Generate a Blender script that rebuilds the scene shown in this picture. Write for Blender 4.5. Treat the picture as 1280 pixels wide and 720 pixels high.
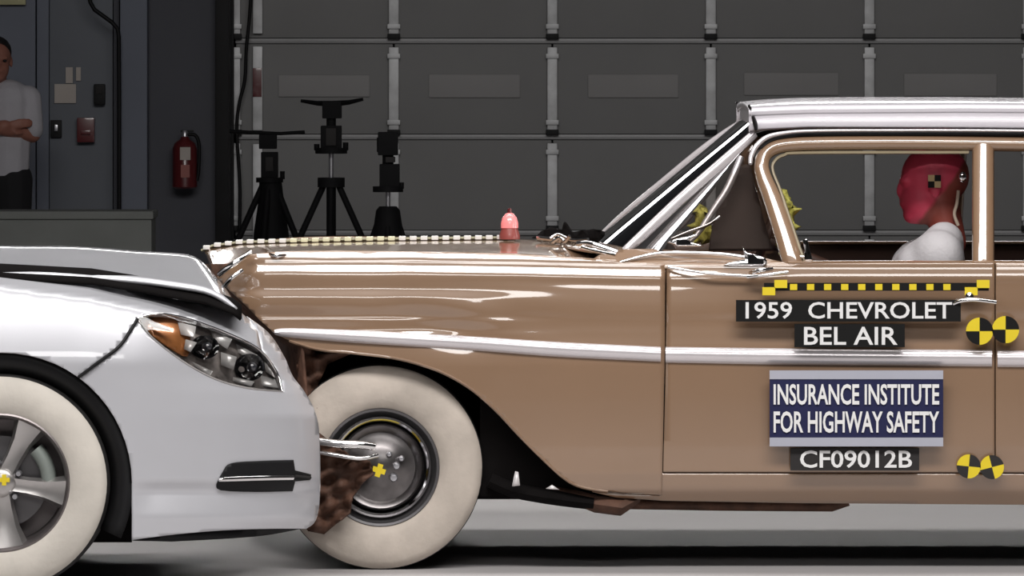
import bpy, bmesh, math, random
from mathutils import Vector, Matrix
random.seed(7)
for o in list(bpy.data.objects): bpy.data.objects.remove(o)
SC = bpy.context.scene
COL = SC.collection
PI = math.pi

# ------------------------------------------------------------------ camera
F = 8832.0           # focal length in pixels of the 1280 wide frame
CD = 24.0            # distance of the tan car's near flank
CH = 1.78            # camera height
HZ = 60.0            # image row of the horizon
cam_d = bpy.data.cameras.new('camera'); cam = bpy.data.objects.new('camera', cam_d); COL.objects.link(cam)
cam.location = (0, -CD, CH); cam.rotation_euler = (PI/2, 0, 0)
cam_d.sensor_width = 36.0; cam_d.lens = F/1280*36.0; cam_d.shift_y = -(360-HZ)/1280.0
cam_d.clip_end = 200
SC.camera = cam
# ------------------------------------------------------------------ world, lights, exposure
w = bpy.data.worlds.new('hall_air'); SC.world = w; w.use_nodes = True
w.node_tree.nodes['Background'].inputs[0].default_value = (0.55, 0.6, 0.7, 1)
w.node_tree.nodes['Background'].inputs[1].default_value = 0.05
def area(name, loc, target, sx, sy, power, col=(1, 1, 1), spread=180):
    d = bpy.data.lights.new(name, 'AREA'); d.shape = 'RECTANGLE'; d.size = sx; d.size_y = sy
    d.energy = power; d.color = col; d.spread = math.radians(spread)
    o = bpy.data.objects.new(name, d); COL.objects.link(o); o.location = loc
    o.rotation_euler = (Vector(target)-Vector(loc)).to_track_quat('-Z', 'Y').to_euler()
    return o
area('ceiling_bank_and_fill', (0.3, -5.6, 7.2), (0.2, 0.3, 0.6), 9, 1.5, 370, (1, 0.97, 0.95), 120)
area('ceiling_bank_and_fill', (0.3, 0.9, 7.0), (0.3, 0.9, 0), 9, 1.1, 150, (1, 0.98, 0.96), 110)
area('floor_strip_fill', (0.3, 11.5, 3.0), (0.3, 1.5, 0.2), 9, 0.5, 26, (1, 0.98, 0.96), 80)  # unseen low lamp, added to light the floor strip under the tan car
area('ceiling_bank_and_fill', (0.3, -18, 8.3), (0.2, 1.0, 0.6), 9, 2.5, 165, (1, 0.98, 0.96), 100)  # unseen fill added on the camera side to lift the under-car shade
vs = SC.view_settings
vs.view_transform = 'Standard'; vs.look = 'None'; vs.gamma = 1; vs.use_curve_mapping = False
vs.exposure = 0.0

# ------------------------------------------------------------------ helpers
def W(px, py, Y=0.0):
    D = CD+Y
    return Vector(((px-640)*D/F, Y, CH-(py-HZ)*D/F))
def lerp(x, xs, ys):
    if x <= xs[0]: return ys[0]
    for i in range(len(xs)-1):
        if x <= xs[i+1]:
            t = (x-xs[i])/(xs[i+1]-xs[i]); return ys[i]+(ys[i+1]-ys[i])*t
    return ys[-1]
def smoothlerp(x, xs, ys):
    if x <= xs[0]: return ys[0]
    for i in range(len(xs)-1):
        if x <= xs[i+1]:
            t = (x-xs[i])/(xs[i+1]-xs[i]); t = t*t*(3-2*t); return ys[i]+(ys[i+1]-ys[i])*t
    return ys[-1]
def clamp(a, lo=0.0, hi=1.0): return max(lo, min(hi, a))
def cr(pts, n=5):
    """Catmull-Rom densified open polyline (tuples of any size)."""
    out = []
    m = len(pts)
    for i in range(m-1):
        p0 = pts[max(i-1, 0)]; p1 = pts[i]; p2 = pts[i+1]; p3 = pts[min(i+2, m-1)]
        for k in range(n):
            t = k/n
            out.append(tuple(0.5*(2*b+(c-a)*t+(2*a-5*b+4*c-d)*t*t+(-a+3*b-3*c+d)*t**3) for a, b, c, d in zip(p0, p1, p2, p3)))
    out.append(tuple(pts[-1])); return out

MATS = {}
def mat(name, col, rough=0.5, metal=0.0, coat=0.0, noise=0.06, nscale=6.0, bump=0.0, bscale=60.0, emit=None, spec=0.5, coat_rough=0.05, sheen=0.0):
    if name in MATS: return MATS[name]
    m = bpy.data.materials.new(name); m.use_nodes = True; nt = m.node_tree; b = nt.nodes['Principled BSDF']
    tc = nt.nodes.new('ShaderNodeTexCoord'); nz = nt.nodes.new('ShaderNodeTexNoise')
    nz.inputs['Scale'].default_value = nscale; nz.inputs['Detail'].default_value = 4
    nt.links.new(tc.outputs['Object'], nz.inputs['Vector'])
    r = nt.nodes.new('ShaderNodeValToRGB')
    r.color_ramp.elements[0].position = 0.3; r.color_ramp.elements[1].position = 0.7
    r.color_ramp.elements[0].color = tuple(c*(1-noise) for c in col)+(1,)
    r.color_ramp.elements[1].color = tuple(min(1, c*(1+noise)) for c in col)+(1,)
    nt.links.new(nz.outputs['Fac'], r.inputs['Fac']); nt.links.new(r.outputs['Color'], b.inputs['Base Color'])
    b.inputs['Roughness'].default_value = rough; b.inputs['Metallic'].default_value = metal
    b.inputs['Coat Weight'].default_value = coat; b.inputs['Coat Roughness'].default_value = coat_rough
    b.inputs['Specular IOR Level'].default_value = spec
    if sheen: b.inputs['Sheen Weight'].default_value = sheen
    if bump:
        n2 = nt.nodes.new('ShaderNodeTexNoise'); n2.inputs['Scale'].default_value = bscale; n2.inputs['Detail'].default_value = 3
        nt.links.new(tc.outputs['Object'], n2.inputs['Vector'])
        bp = nt.nodes.new('ShaderNodeBump'); bp.inputs['Strength'].default_value = bump; bp.inputs['Distance'].default_value = 0.01
        nt.links.new(n2.outputs['Fac'], bp.inputs['Height']); nt.links.new(bp.outputs['Normal'], b.inputs['Normal'])
    if emit:
        b.inputs['Emission Color'].default_value = tuple(emit[:3])+(1,); b.inputs['Emission Strength'].default_value = emit[3]
    MATS[name] = m; return m
def glass(name, tint, gloss=0.08, rough=0.02):
    if name in MATS: return MATS[name]
    m = bpy.data.materials.new(name); m.use_nodes = True; nt = m.node_tree
    nt.nodes.remove(nt.nodes['Principled BSDF']); out = nt.nodes['Material Output']
    t = nt.nodes.new('ShaderNodeBsdfTransparent'); t.inputs[0].default_value = tint+(1,)
    g = nt.nodes.new('ShaderNodeBsdfGlossy'); g.inputs['Roughness'].default_value = rough
    fr = nt.nodes.new('ShaderNodeFresnel'); fr.inputs[0].default_value = 1.5
    mx = nt.nodes.new('ShaderNodeMixShader')
    nt.links.new(fr.outputs[0], mx.inputs[0]); nt.links.new(t.outputs[0], mx.inputs[1]); nt.links.new(g.outputs[0], mx.inputs[2])
    nt.links.new(mx.outputs[0], out.inputs[0]); MATS[name] = m; return m

def link(name, me, m=None, parent=None, smooth=True, label=None):
    o = bpy.data.objects.new(name, me); COL.objects.link(o)
    if m is not None:
        me.materials.clear(); me.materials.append(m)
    if smooth:
        me.polygons.foreach_set('use_smooth', [True]*len(me.polygons))
    if parent is not None: o.parent = parent; o.matrix_parent_inverse = Matrix.Translation(-Vector(parent['origin']))
    if label: o['label'] = label
    return o
def from_bm(name, bm, m=None, parent=None, smooth=True, label=None, recalc=True):
    if recalc: bmesh.ops.recalc_face_normals(bm, faces=bm.faces)
    me = bpy.data.meshes.new(name); bm.to_mesh(me); bm.free()
    return link(name, me, m, parent, smooth, label)
def thing(name, label, cat, loc=(0, 0, 0), group=None, kind=None):
    o = bpy.data.objects.new(name, None); COL.objects.link(o); o.location = loc; o['origin'] = tuple(loc)
    o.empty_display_size = 0.1
    if label: o['label'] = label
    if cat: o['category'] = cat
    if group: o['group'] = group
    if kind: o['kind'] = kind
    return o
def tag(o, label, cat, group=None):
    o['label'] = label; o['category'] = cat
    if group: o['group'] = group
    return o
def struct(o, label=None, cat=None):
    o['kind'] = 'structure'
    if label: o['label'] = label
    if cat: o['category'] = cat
    return o
def autosmooth(o, ang=35):
    me = o.data
    try: me.set_sharp_from_angle(angle=math.radians(ang))
    except Exception: pass
    return o

def sheet(name, outline, yfn, m, parent, step=8, thick=0.012, label=None, ystep=None):
    """Panel with an exact outline in flank coordinates, curved in depth by yfn, given metal thickness."""
    ystep = ystep or step
    bm = bmesh.new()
    vs_ = []
    last = None
    for p in outline:
        if last and abs(p[0]-last[0])+abs(p[1]-last[1]) < 0.3: continue
        vs_.append(bm.verts.new((p[0], p[1], 0))); last = p
    bm.faces.new(vs_)
    xs = [p[0] for p in outline]; ys = [p[1] for p in outline]
    for lo, hi, ax, st in ((min(xs), max(xs), 0, step), (min(ys), max(ys), 1, ystep)):
        k = math.ceil((lo+0.01)/st)*st
        while k < hi-0.01:
            co = (k, 0, 0) if ax == 0 else (0, k, 0); no = (1, 0, 0) if ax == 0 else (0, 1, 0)
            bmesh.ops.bisect_plane(bm, geom=bm.verts[:]+bm.edges[:]+bm.faces[:], plane_co=co, plane_no=no)
            k += st
    bmesh.ops.remove_doubles(bm, verts=bm.verts, dist=0.05)
    for v in bm.verts: v.co = W(v.co.x, v.co.y, yfn(v.co.x, v.co.y))
    bm.normal_update()
    if sum(f.normal.y*f.calc_area() for f in bm.faces) > 0: bmesh.ops.reverse_faces(bm, faces=bm.faces)
    o = from_bm(name, bm, m, parent, True, label, recalc=False)
    if thick:
        s = o.modifiers.new('thickness', 'SOLIDIFY'); s.thickness = thick; s.offset = -1
    return o
def grid(name, rows, m, parent, thick=0.0, label=None, closed=False, up=None, offset=-1):
    """rows: list of lists of Vectors (all the same length)."""
    nr = len(rows); nc = len(rows[0]); vs_ = [tuple(p) for r in rows for p in r]; fs = []
    for i in range(nr-1):
        for j in range(nc if closed else nc-1):
            k = (j+1) % nc
            fs.append((i*nc+j, i*nc+k, (i+1)*nc+k, (i+1)*nc+j))
    me = bpy.data.meshes.new(name); me.from_pydata(vs_, [], fs); me.update()
    if up is not None:
        d = Vector(up)
        if sum(p.normal.dot(d)*p.area for p in me.polygons) < 0: me.flip_normals()
    o = link(name, me, m, parent, True, label)
    if thick:
        s = o.modifiers.new('thickness', 'SOLIDIFY'); s.thickness = thick; s.offset = offset
    return o
def sweep_bm(bm, path, ra, rb=None, n=8, side=None, cap=True):
    """Tube along a 3D path. ra, rb: radius (number or list) across / along 'side' vector."""
    P = [Vector(p) for p in path]; N = len(P)
    ra = ra if isinstance(ra, (list, tuple)) else [ra]*N
    rb = ra if rb is None else (rb if isinstance(rb, (list, tuple)) else [rb]*N)
    rings = []; prev = None
    for i in range(N):
        t = (P[min(i+1, N-1)]-P[max(i-1, 0)]).normalized()
        if side is not None: s = Vector(side)
        else:
            s = prev if prev is not None else (Vector((0, 0, 1)) if abs(t.z) < 0.9 else Vector((1, 0, 0)))
        s = (s-t*s.dot(t)).normalized(); prev = s
        u = t.cross(s)
        rings.append([bm.verts.new(P[i]+u*(ra[i]*math.cos(2*PI*k/n))+s*(rb[i]*math.sin(2*PI*k/n))) for k in range(n)])
    for i in range(N-1):
        for k in range(n):
            bm.faces.new((rings[i][k], rings[i][(k+1) % n], rings[i+1][(k+1) % n], rings[i+1][k]))
    if cap:
        bm.faces.new(list(reversed(rings[0]))); bm.faces.new(rings[-1])
def sweep(name, path, ra, m, parent, rb=None, n=8, side=None, label=None):
    bm = bmesh.new(); sweep_bm(bm, path, ra, rb, n, side)
    return autosmooth(from_bm(name, bm, m, parent, True, label), 60)
def box_bm(bm, c, s, rot=None, bev=0.0):
    r = bmesh.ops.create_cube(bm, size=1.0)
    M = Matrix.Translation(Vector(c)) @ (rot.to_4x4() if rot else Matrix.Identity(4)) @ Matrix.Diagonal((s[0], s[1], s[2], 1))
    bmesh.ops.transform(bm, matrix=M, verts=r['verts'])
    if bev:
        es = list({e for v in r['verts'] for e in v.link_edges})
        bmesh.ops.bevel(bm, geom=es, offset=bev, segments=2, affect='EDGES', profile=0.7)
def box(name, c, s, m, parent=None, bev=0.0, rot=None, label=None):
    bm = bmesh.new(); box_bm(bm, c, s, rot, bev)
    return autosmooth(from_bm(name, bm, m, parent, bool(bev), label), 40)
def lathe_bm(bm, prof, c, axis='Y', n=48):
    c = Vector(c); rings = []
    for r, a in prof:
        ring = []
        for k in range(n):
            t = 2*PI*k/n
            if axis == 'Y': p = Vector((r*math.cos(t), a, r*math.sin(t)))
            elif axis == 'Z': p = Vector((r*math.cos(t), r*math.sin(t), a))
            else: p = Vector((a, r*math.cos(t), r*math.sin(t)))
            ring.append(bm.verts.new(c+p))
        rings.append(ring)
    for i in range(len(rings)-1):
        for k in range(n):
            bm.faces.new((rings[i][k], rings[i][(k+1) % n], rings[i+1][(k+1) % n], rings[i+1][k]))
    if prof[0][0] > 1e-4: pass
    bmesh.ops.remove_doubles(bm, verts=bm.verts, dist=1e-5)
def lathe(name, prof, c, m, parent, axis='Y', n=48, label=None, ang=40):
    bm = bmesh.new(); lathe_bm(bm, prof, c, axis, n)
    return autosmooth(from_bm(name, bm, m, parent, True, label), ang)
def mirror_copy(o, Yc, parent, label=None):
    """The far side of a car: the same panel mirrored about the car's centre plane."""
    me = o.data.copy(); 
    for v in me.vertices: v.co.y = 2*Yc-v.co.y
    me.flip_normals()
    c = bpy.data.objects.new(o.name.split('.')[0], me); COL.objects.link(c)
    c.parent = parent; c.matrix_parent_inverse = Matrix.Translation(-Vector(parent['origin']))
    for md in o.modifiers:
        if md.type == 'SOLIDIFY':
            s = c.modifiers.new('thickness', 'SOLIDIFY'); s.thickness = md.thickness; s.offset = md.offset
    if label: c['label'] = label
    return c
def text(name, s, x0, x1, y0, y1, Y, m, parent, bold=0.0, label=None):
    cu = bpy.data.curves.new(name, 'FONT'); cu.body = s; cu.size = 1; cu.offset = bold; cu.extrude = 0.02; cu.resolution_u = 3
    t = bpy.data.objects.new(name, cu); COL.objects.link(t)
    dg = bpy.context.evaluated_depsgraph_get(); me = bpy.data.meshes.new_from_object(t.evaluated_get(dg))
    bpy.data.objects.remove(t); bpy.data.curves.remove(cu)
    xs = [v.co.x for v in me.vertices]; ys = [v.co.y for v in me.vertices]
    a, b, c, d = min(xs), max(xs), min(ys), max(ys)
    for v in me.vertices:
        px = x0+(v.co.x-a)/(b-a)*(x1-x0); py = y1+(v.co.y-c)/(d-c)*(y0-y1)
        p = W(px, py, Y); p.y = Y+(-0.0015 if v.co.z > 0 else 0.0015); v.co = p
    bm = bmesh.new(); bm.from_mesh(me); bpy.data.meshes.remove(me); bm.faces.ensure_lookup_table(); seen = set(); out = []
    for f0 in bm.faces:
        if f0.index in seen: continue
        isl = []; st = [f0]; seen.add(f0.index)
        while st:
            f = st.pop(); isl.append(f)
            for e in f.edges:
                for g_ in e.link_faces:
                    if g_.index not in seen: seen.add(g_.index); st.append(g_)
        vm = {}; vl = []; fl = []
        for f in isl:
            for v in f.verts:
                if v not in vm: vm[v] = len(vl); vl.append(tuple(v.co))
            fl.append([vm[v] for v in f.verts])
        me2 = bpy.data.meshes.new('letter'); me2.from_pydata(vl, [], fl); me2.update()
        o = link('letter', me2, m, None, False); o.parent = parent; out.append(o)
    bm.free(); return out

# ------------------------------------------------------------------ materials
TAN = mat('tan_car_paint', (0.27, 0.165, 0.098), 0.42, 0.0, 1.0, 0.03, 3)
TAN.node_tree.nodes['Principled BSDF'].inputs['Coat IOR'].default_value = 1.8
WHITEP = mat('white_roof_paint', (0.74, 0.71, 0.76), 0.35, 0.0, 0.8, 0.02, 3)
MOULD = mat('pale_moulding', (0.70, 0.66, 0.68), 0.22, 0.35, 0.5, 0.03, 4)
CHROME = mat('chrome', (0.85, 0.84, 0.84), 0.08, 1.0, 0, 0.02)
SILVER = mat('silver_car_paint', (0.57, 0.575, 0.61), 0.40, 0.25, 1.0, 0.03, 3)
BLACKP = mat('black_plastic', (0.008, 0.008, 0.009), 0.55, 0, 0, 0.2, spec=0.25)
DARKBAY = mat('black_underbody', (0.006, 0.005, 0.005), 0.9, 0, 0, 0.2, spec=0.1)
RUBBER = mat('tyre_rubber', (0.018, 0.017, 0.017), 0.75, 0, 0, 0.2, 20)
WWALL = mat('cream_sidewall', (0.62, 0.58, 0.52), 0.7, 0, 0, 0.10, 7, 0.15, 40)
WWALL2 = mat('dusty_sidewall', (0.52, 0.46, 0.40), 0.75, 0, 0, 0.18, 6, 0.2, 40)
RIMG = mat('grey_rim_metal', (0.16, 0.155, 0.16), 0.4, 0.8, 0, 0.1)
RIMS = mat('machined_alloy', (0.55, 0.53, 0.52), 0.3, 0.85, 0, 0.08)
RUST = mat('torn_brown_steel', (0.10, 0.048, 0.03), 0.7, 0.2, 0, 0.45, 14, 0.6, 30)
YEL = mat('yellow_vinyl', (0.80, 0.62, 0.02), 0.5, 0, 0, 0.03)
BLK = mat('black_vinyl', (0.012, 0.012, 0.012), 0.6, 0, 0, 0.05, spec=0.12)
GRYV = mat('charcoal_vinyl', (0.035, 0.033, 0.033), 0.6, 0, 0, 0.05, spec=0.12)
NAVY = mat('navy_vinyl', (0.024, 0.026, 0.075), 0.6, 0, 0, 0.05, spec=0.12)
LBAND = mat('pale_grey_vinyl', (0.42, 0.43, 0.50), 0.5, 0, 0, 0.04)
LETTER = mat('white_lettering', (0.82, 0.82, 0.82), 0.5, 0, 0, 0.02)
INTER = mat('brown_interior_trim', (0.060, 0.026, 0.016), 0.6, 0, 0, 0.15)
FOAM = mat('yellow_green_foam', (0.45, 0.42, 0.09), 0.8, 0, 0, 0.35, 25, 0.4, 40)
AMBER = mat('amber_reflector', (0.42, 0.16, 0.05), 0.2, 0.3, 0.6, 0.25, 20)
GLASS = glass('tinted_windshield_glass', (0.86, 0.83, 0.80))
LENS = glass('headlight_lens', (0.93, 0.93, 0.93))
FLOORM = mat('polished_concrete', (0.45, 0.433, 0.433), 0.6, 0, 0, 0.06, 0.7, 0.05, 30)
WALLM = mat('blue_grey_wall_paint', (0.180, 0.198, 0.246), 0.7, 0, 0, 0.05, 2)
WALLD = mat('dark_wall_paint', (0.092, 0.095, 0.112), 0.75, 0, 0, 0.05, 2)
DOORM = mat('grey_door_section', (0.255, 0.255, 0.255), 0.6, 0, 0, 0.04, 2)
DOORL = mat('door_light_panel', (0.345, 0.339, 0.339), 0.6, 0, 0, 0.04, 2)
DOORR = mat('door_rail_metal', (0.330, 0.330, 0.336), 0.45, 0.2, 0, 0.04, 2)
STILE = mat('galvanised_stile', (0.62, 0.63, 0.64), 0.5, 0.3, 0, 0.15, 12)
PDOOR = mat('slate_steel_door', (0.150, 0.165, 0.192), 0.6, 0, 0, 0.05, 2)
BARR = mat('barrier_concrete', (0.19, 0.20, 0.19), 0.8, 0, 0, 0.08, 4, 0.2, 20)
TRIP = mat('tripod_black', (0.008, 0.008, 0.009), 0.7, 0.0, 0, 0.2, spec=0.15)
STEEL = mat('bright_column_steel', (0.55, 0.55, 0.58), 0.3, 0.8, 0, 0.05)
REDP = mat('red_enamel', (0.12, 0.012, 0.014), 0.35, 0, 0.5, 0.08)
PAPER = mat('paper_notice', (0.55, 0.50, 0.46), 0.8, 0, 0, 0.05)
SIGNY = mat('pale_yellow_sign', (0.50, 0.48, 0.28), 0.7, 0, 0, 0.05)
SKIN = mat('skin', (0.33, 0.14, 0.10), 0.55, 0, 0, 0.06)
SHIRT = mat('white_shirt_cloth', (0.62, 0.60, 0.62), 0.85, 0, 0, 0.04, 10, 0.2, 80)
SHIRTG = mat('pale_grey_shirt_cloth', (0.50, 0.49, 0.53), 0.85, 0, 0, 0.04, 10, 0.2, 80)
TROUS = mat('black_trousers_cloth', (0.012, 0.012, 0.014), 0.85, 0, 0, 0.1)
HAIR = mat('black_hair', (0.010, 0.008, 0.008), 0.6, 0, 0, 0.2)
DUMF = mat('crimson_face_paint', (0.42, 0.035, 0.075), 0.45, 0, 0, 0.12, 12)
DUMB = mat('brown_dummy_skin', (0.22, 0.065, 0.045), 0.55, 0, 0, 0.2, 10)
REDL = mat('red_lamp_dome', (0.85, 0.26, 0.26), 0.25, 0, 0.5, 0.05, emit=(1.0, 0.25, 0.25, 0.35))
REDB = mat('red_lamp_base', (0.30, 0.07, 0.06), 0.4, 0, 0.3, 0.05)

# ------------------------------------------------------------------ the hall
HALLW = mat('pale_hall_paint', (0.5, 0.5, 0.51), 0.8, 0, 0, 0.04, 2)
def wall(name, c, s, m, label): return struct(box(name, c, s, m), label)
DY = 16.0                                    # depth of the sectional door
wall('floor', (0, -6, -0.1), (40, 48, 0.2), FLOORM, 'polished grey concrete floor of the test hall')
wall('ceiling', (0, -6, 9.1), (40, 48, 0.2), HALLW, 'pale hall ceiling')
wall('wall_right', (20.1, -6, 4.5), (0.2, 48, 9), HALLW, 'pale right wall of the hall')
wall('wall_left', (-20.1, -6, 4.5), (0.2, 48, 9), HALLW, 'pale left wall of the hall')
wall('wall_front', (0, -30.1, 4.5), (40, 0.2, 9), HALLW, 'pale wall behind the camera')
wall('wall_back', (0, 16.75, 4.5), (40, 0.5, 9), WALLD, 'dark blue grey wall around the sectional door')
def slab(name, x0, x1, y0, y1, Y, th, m, parent=None, bev=0.0, label=None):
    a = W(x0, y1, Y); b = W(x1, y0, Y)
    return box(name, ((a.x+b.x)/2, Y+th/2, (a.z+b.z)/2), (b.x-a.x, th, b.z-a.z), m, parent, bev, label=label)
# left wall pieces
lw = slab('wall_back', -420, 287, -620, 449, 15.75, 0.75, WALLD); struct(lw, 'dark blue grey wall beside the sectional door')
col_ = slab('trim_1', 150, 184, -620, 448, 15.55, 0.25, WALLM, bev=0.01); struct(col_, 'blue grey steel column beside the side door')
t2 = slab('trim_2', 269, 286, -620, 448, 15.62, 0.2, BLACKP, bev=0.005); struct(t2, 'black edge trim beside the sectional door')
pd = thing('door_2', 'slate grey steel side door with frame behind the low concrete wall', None, W(100, 448, 15.7), kind='structure')
slab('door_leaf', 62, 141, -60, 447, 15.70, 0.05, PDOOR, pd, 0.004)
slab('door_frame', 46, 61, -75, 447, 15.66, 0.09, WALLM, pd, 0.006)
slab('door_frame', 142, 149, -75, 447, 15.66, 0.09, WALLD, pd, 0.004)
lp = slab('wall_left', -420, 44, -620, 448, 15.6, 0.15, WALLM); struct(lp, 'lighter blue grey wall behind the standing person'); lp.name = 'trim_3'
# sectional door
sd = thing('door_1', 'wide grey sectional overhead door with pale vertical stiles', None, W(890, 449, DY), kind='structure')
colx = [294+198.2*i for i in range(-0, 9)]
rowy = [-190, -70, 50, 170, 290, 410, 447]
pm = {}
for r in range(len(rowy)-1):
    y0, y1 = rowy[r], rowy[r+1]
    for c in range(len(colx)-1):
        x0, x1 = colx[c], colx[c+1]
        slab('door_panel', x0+1, x1-1, y0+5, y1-2.5, DY+0.02, 0.06, DOORM, sd, 0.006)
    slab('section_rail', colx[0], colx[-1], y0-2.0, y0+4.5, DY+0.0, 0.06, DOORR, sd, 0.01)
    if r == 2:
        for a, b, u, v in ((348, 462, 94, 121), (536, 650, 93, 122), (735, 848, 93, 122), (930, 1048, 91, 119), (1130, 1246, 92, 120), (1328, 1444, 92, 120)):
            slab('panel_insert', a, b, u, v, DY+0.005, 0.03, DOORL, sd, 0.006)
    for c in range(len(colx)):
        x = colx[c]
        if r >= 5: continue
        s = slab('stile', x-6.3, x+6.3, y0+9, y1-6, DY-0.025, 0.05, STILE, sd, 0.008)
        for yy in (y0+20, y1-17):
            slab('hinge_plate', x-8, x+8, yy-3, yy+3, DY-0.04, 0.03, STILE, s if False else sd, 0.004)
        slab('hinge', x-8, x+8, y1-8, y1-1, DY-0.05, 0.04, BLACKP, sd, 0.004)
# vertical track and the extra stile beside it
for y0, y1 in ((-60, 42), (58, 163), (180, 300)):
    slab('stile', 316, 328, y0, y1, DY-0.03, 0.04, STILE, sd, 0.006)
tr = slab('track', 288, 292, -190, 447, DY-0.10, 0.08, BLACKP, sd, 0.004)
cab = sweep('cable', [W(x, y, 15.9) for x, y in cr([(316, -40), (312, 20), (308, 60), (306, 100), (299, 130), (296, 165), (300, 240), (298, 330)], 4)], 0.010, BLACKP, sd)
redt = slab('warning_tag', 316, 327, 85, 121, DY-0.04, 0.01, REDP, sd, 0.002, label='small red warning tag on the pale door stile')
# wall fittings
co = sweep('wall_conduit', [W(x, y, 15.45) for x, y in ((104, -40), (113, 3), (118, 12), (140, 28), (147, 36), (148.5, 46), (149, 120), (149, 447))], 0.012, BLACKP, None)
tag(co, 'black conduit bending down the wall beside the side door', 'conduit')
sg = slab('wall_sign', -40, 32, -22, 6, 15.55, 0.04, SIGNY, None, 0.004); tag(sg, 'pale yellow sign high above the standing person', 'sign')
def notice(x0, x1, y0, y1, label):
    o = slab('notice_sheet', x0, x1, y0, y1, 15.685, 0.012, PAPER, None, 0.002); tag(o, label, 'notice', 'paper notices on the side door')
notice(68, 95, 105, 129, 'wide buff paper notice on the side door, above the small grey switch')
notice(82, 91, 84, 104, 'narrow white paper slip on the side door, left of the pair')
notice(95, 101, 84, 101, 'thinnest white paper slip on the side door, right of the pair')
ab = thing('alarm_box', 'dark red fire alarm box on the side door', 'alarm', W(107, 162, 15.68))
slab('case', 96, 118, 147, 178, 15.62, 0.08, REDP, ab, 0.01)
slab('handle', 101, 113, 163, 168, 15.60, 0.03, REDP, ab, 0.004)
rb = thing('card_reader', 'black card reader box above the red alarm box', 'box', W(124, 118, 15.68))
slab('case', 117, 131, 105, 131, 15.63, 0.07, BLACKP, rb, 0.01); slab('keypad', 120, 128, 109, 117, 15.62, 0.02, GRYV, rb, 0.002)
sw = thing('wall_switch', 'small grey switch left of the red alarm box', 'switch', W(70, 160, 15.68))
slab('plate', 63, 77, 150, 172, 15.67, 0.03, BLACKP, sw, 0.004); slab('toggle', 68, 72, 156, 164, 15.645, 0.03, STEEL, sw, 0.003)
# fire extinguisher on the wall
fe = thing('fire_extinguisher', 'red fire extinguisher hanging on the dark wall', 'extinguisher', W(231, 236, 15.68))
k = (CD+15.65)/F
c0 = W(231, 236, 15.60)
lathe('cylinder', [(0, 0), (12*k, 0), (15.5*k, 2.5*k), (15.5*k, 50*k), (13*k, 57*k), (6*k, 62*k), (4*k, 66*k), (0, 66*k)], c0, REDP, fe, 'Z', 24)
lathe('valve', [(0, 64*k), (4.5*k, 64*k), (4.5*k, 70*k), (3*k, 73*k), (0, 73*k)], c0, STEEL, fe, 'Z', 16)
box('lever', c0+Vector((3*k, 0, 72*k)), (16*k, 3*k, 2.5*k), BLACKP, fe, 0.002)
sweep('hose', [c0+Vector((x*k, -3*k, z*k)) for x, z in cr([(4, 68), (13, 67), (17.5, 58), (18, 40), (17, 20), (15, 10)], 4)], 2.3*k, BLACKP, fe)
slab('wall_bracket', 222, 240, 190, 226, 15.62, 0.13, BLACKP, fe)
slab('instruction_label', 225, 238, 184, 200, 15.525, 0.008, PAPER, fe); slab('inspection_tag', 226, 237, 206, 222, 15.528, 0.006, mat('pink_tag', (0.4, 0.16, 0.14), 0.8), fe)
# low concrete wall in front of the person
lw2 = thing('low_wall', 'low grey concrete wall in front of the standing person', 'wall', W(20, 480, 12.0))
a = W(-420, 264, 12.0); b = W(192, 264, 12.0)
box('coping', ((a.x+b.x)/2, 12.2, a.z-0.02), (b.x-a.x, 0.46, 0.04), BARR, lw2, 0.008)
box('core', ((a.x+b.x)/2, 12.2, (a.z-0.04)/2), (b.x-a.x-0.02, 0.42, a.z-0.04), BARR, lw2, 0.006)

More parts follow.
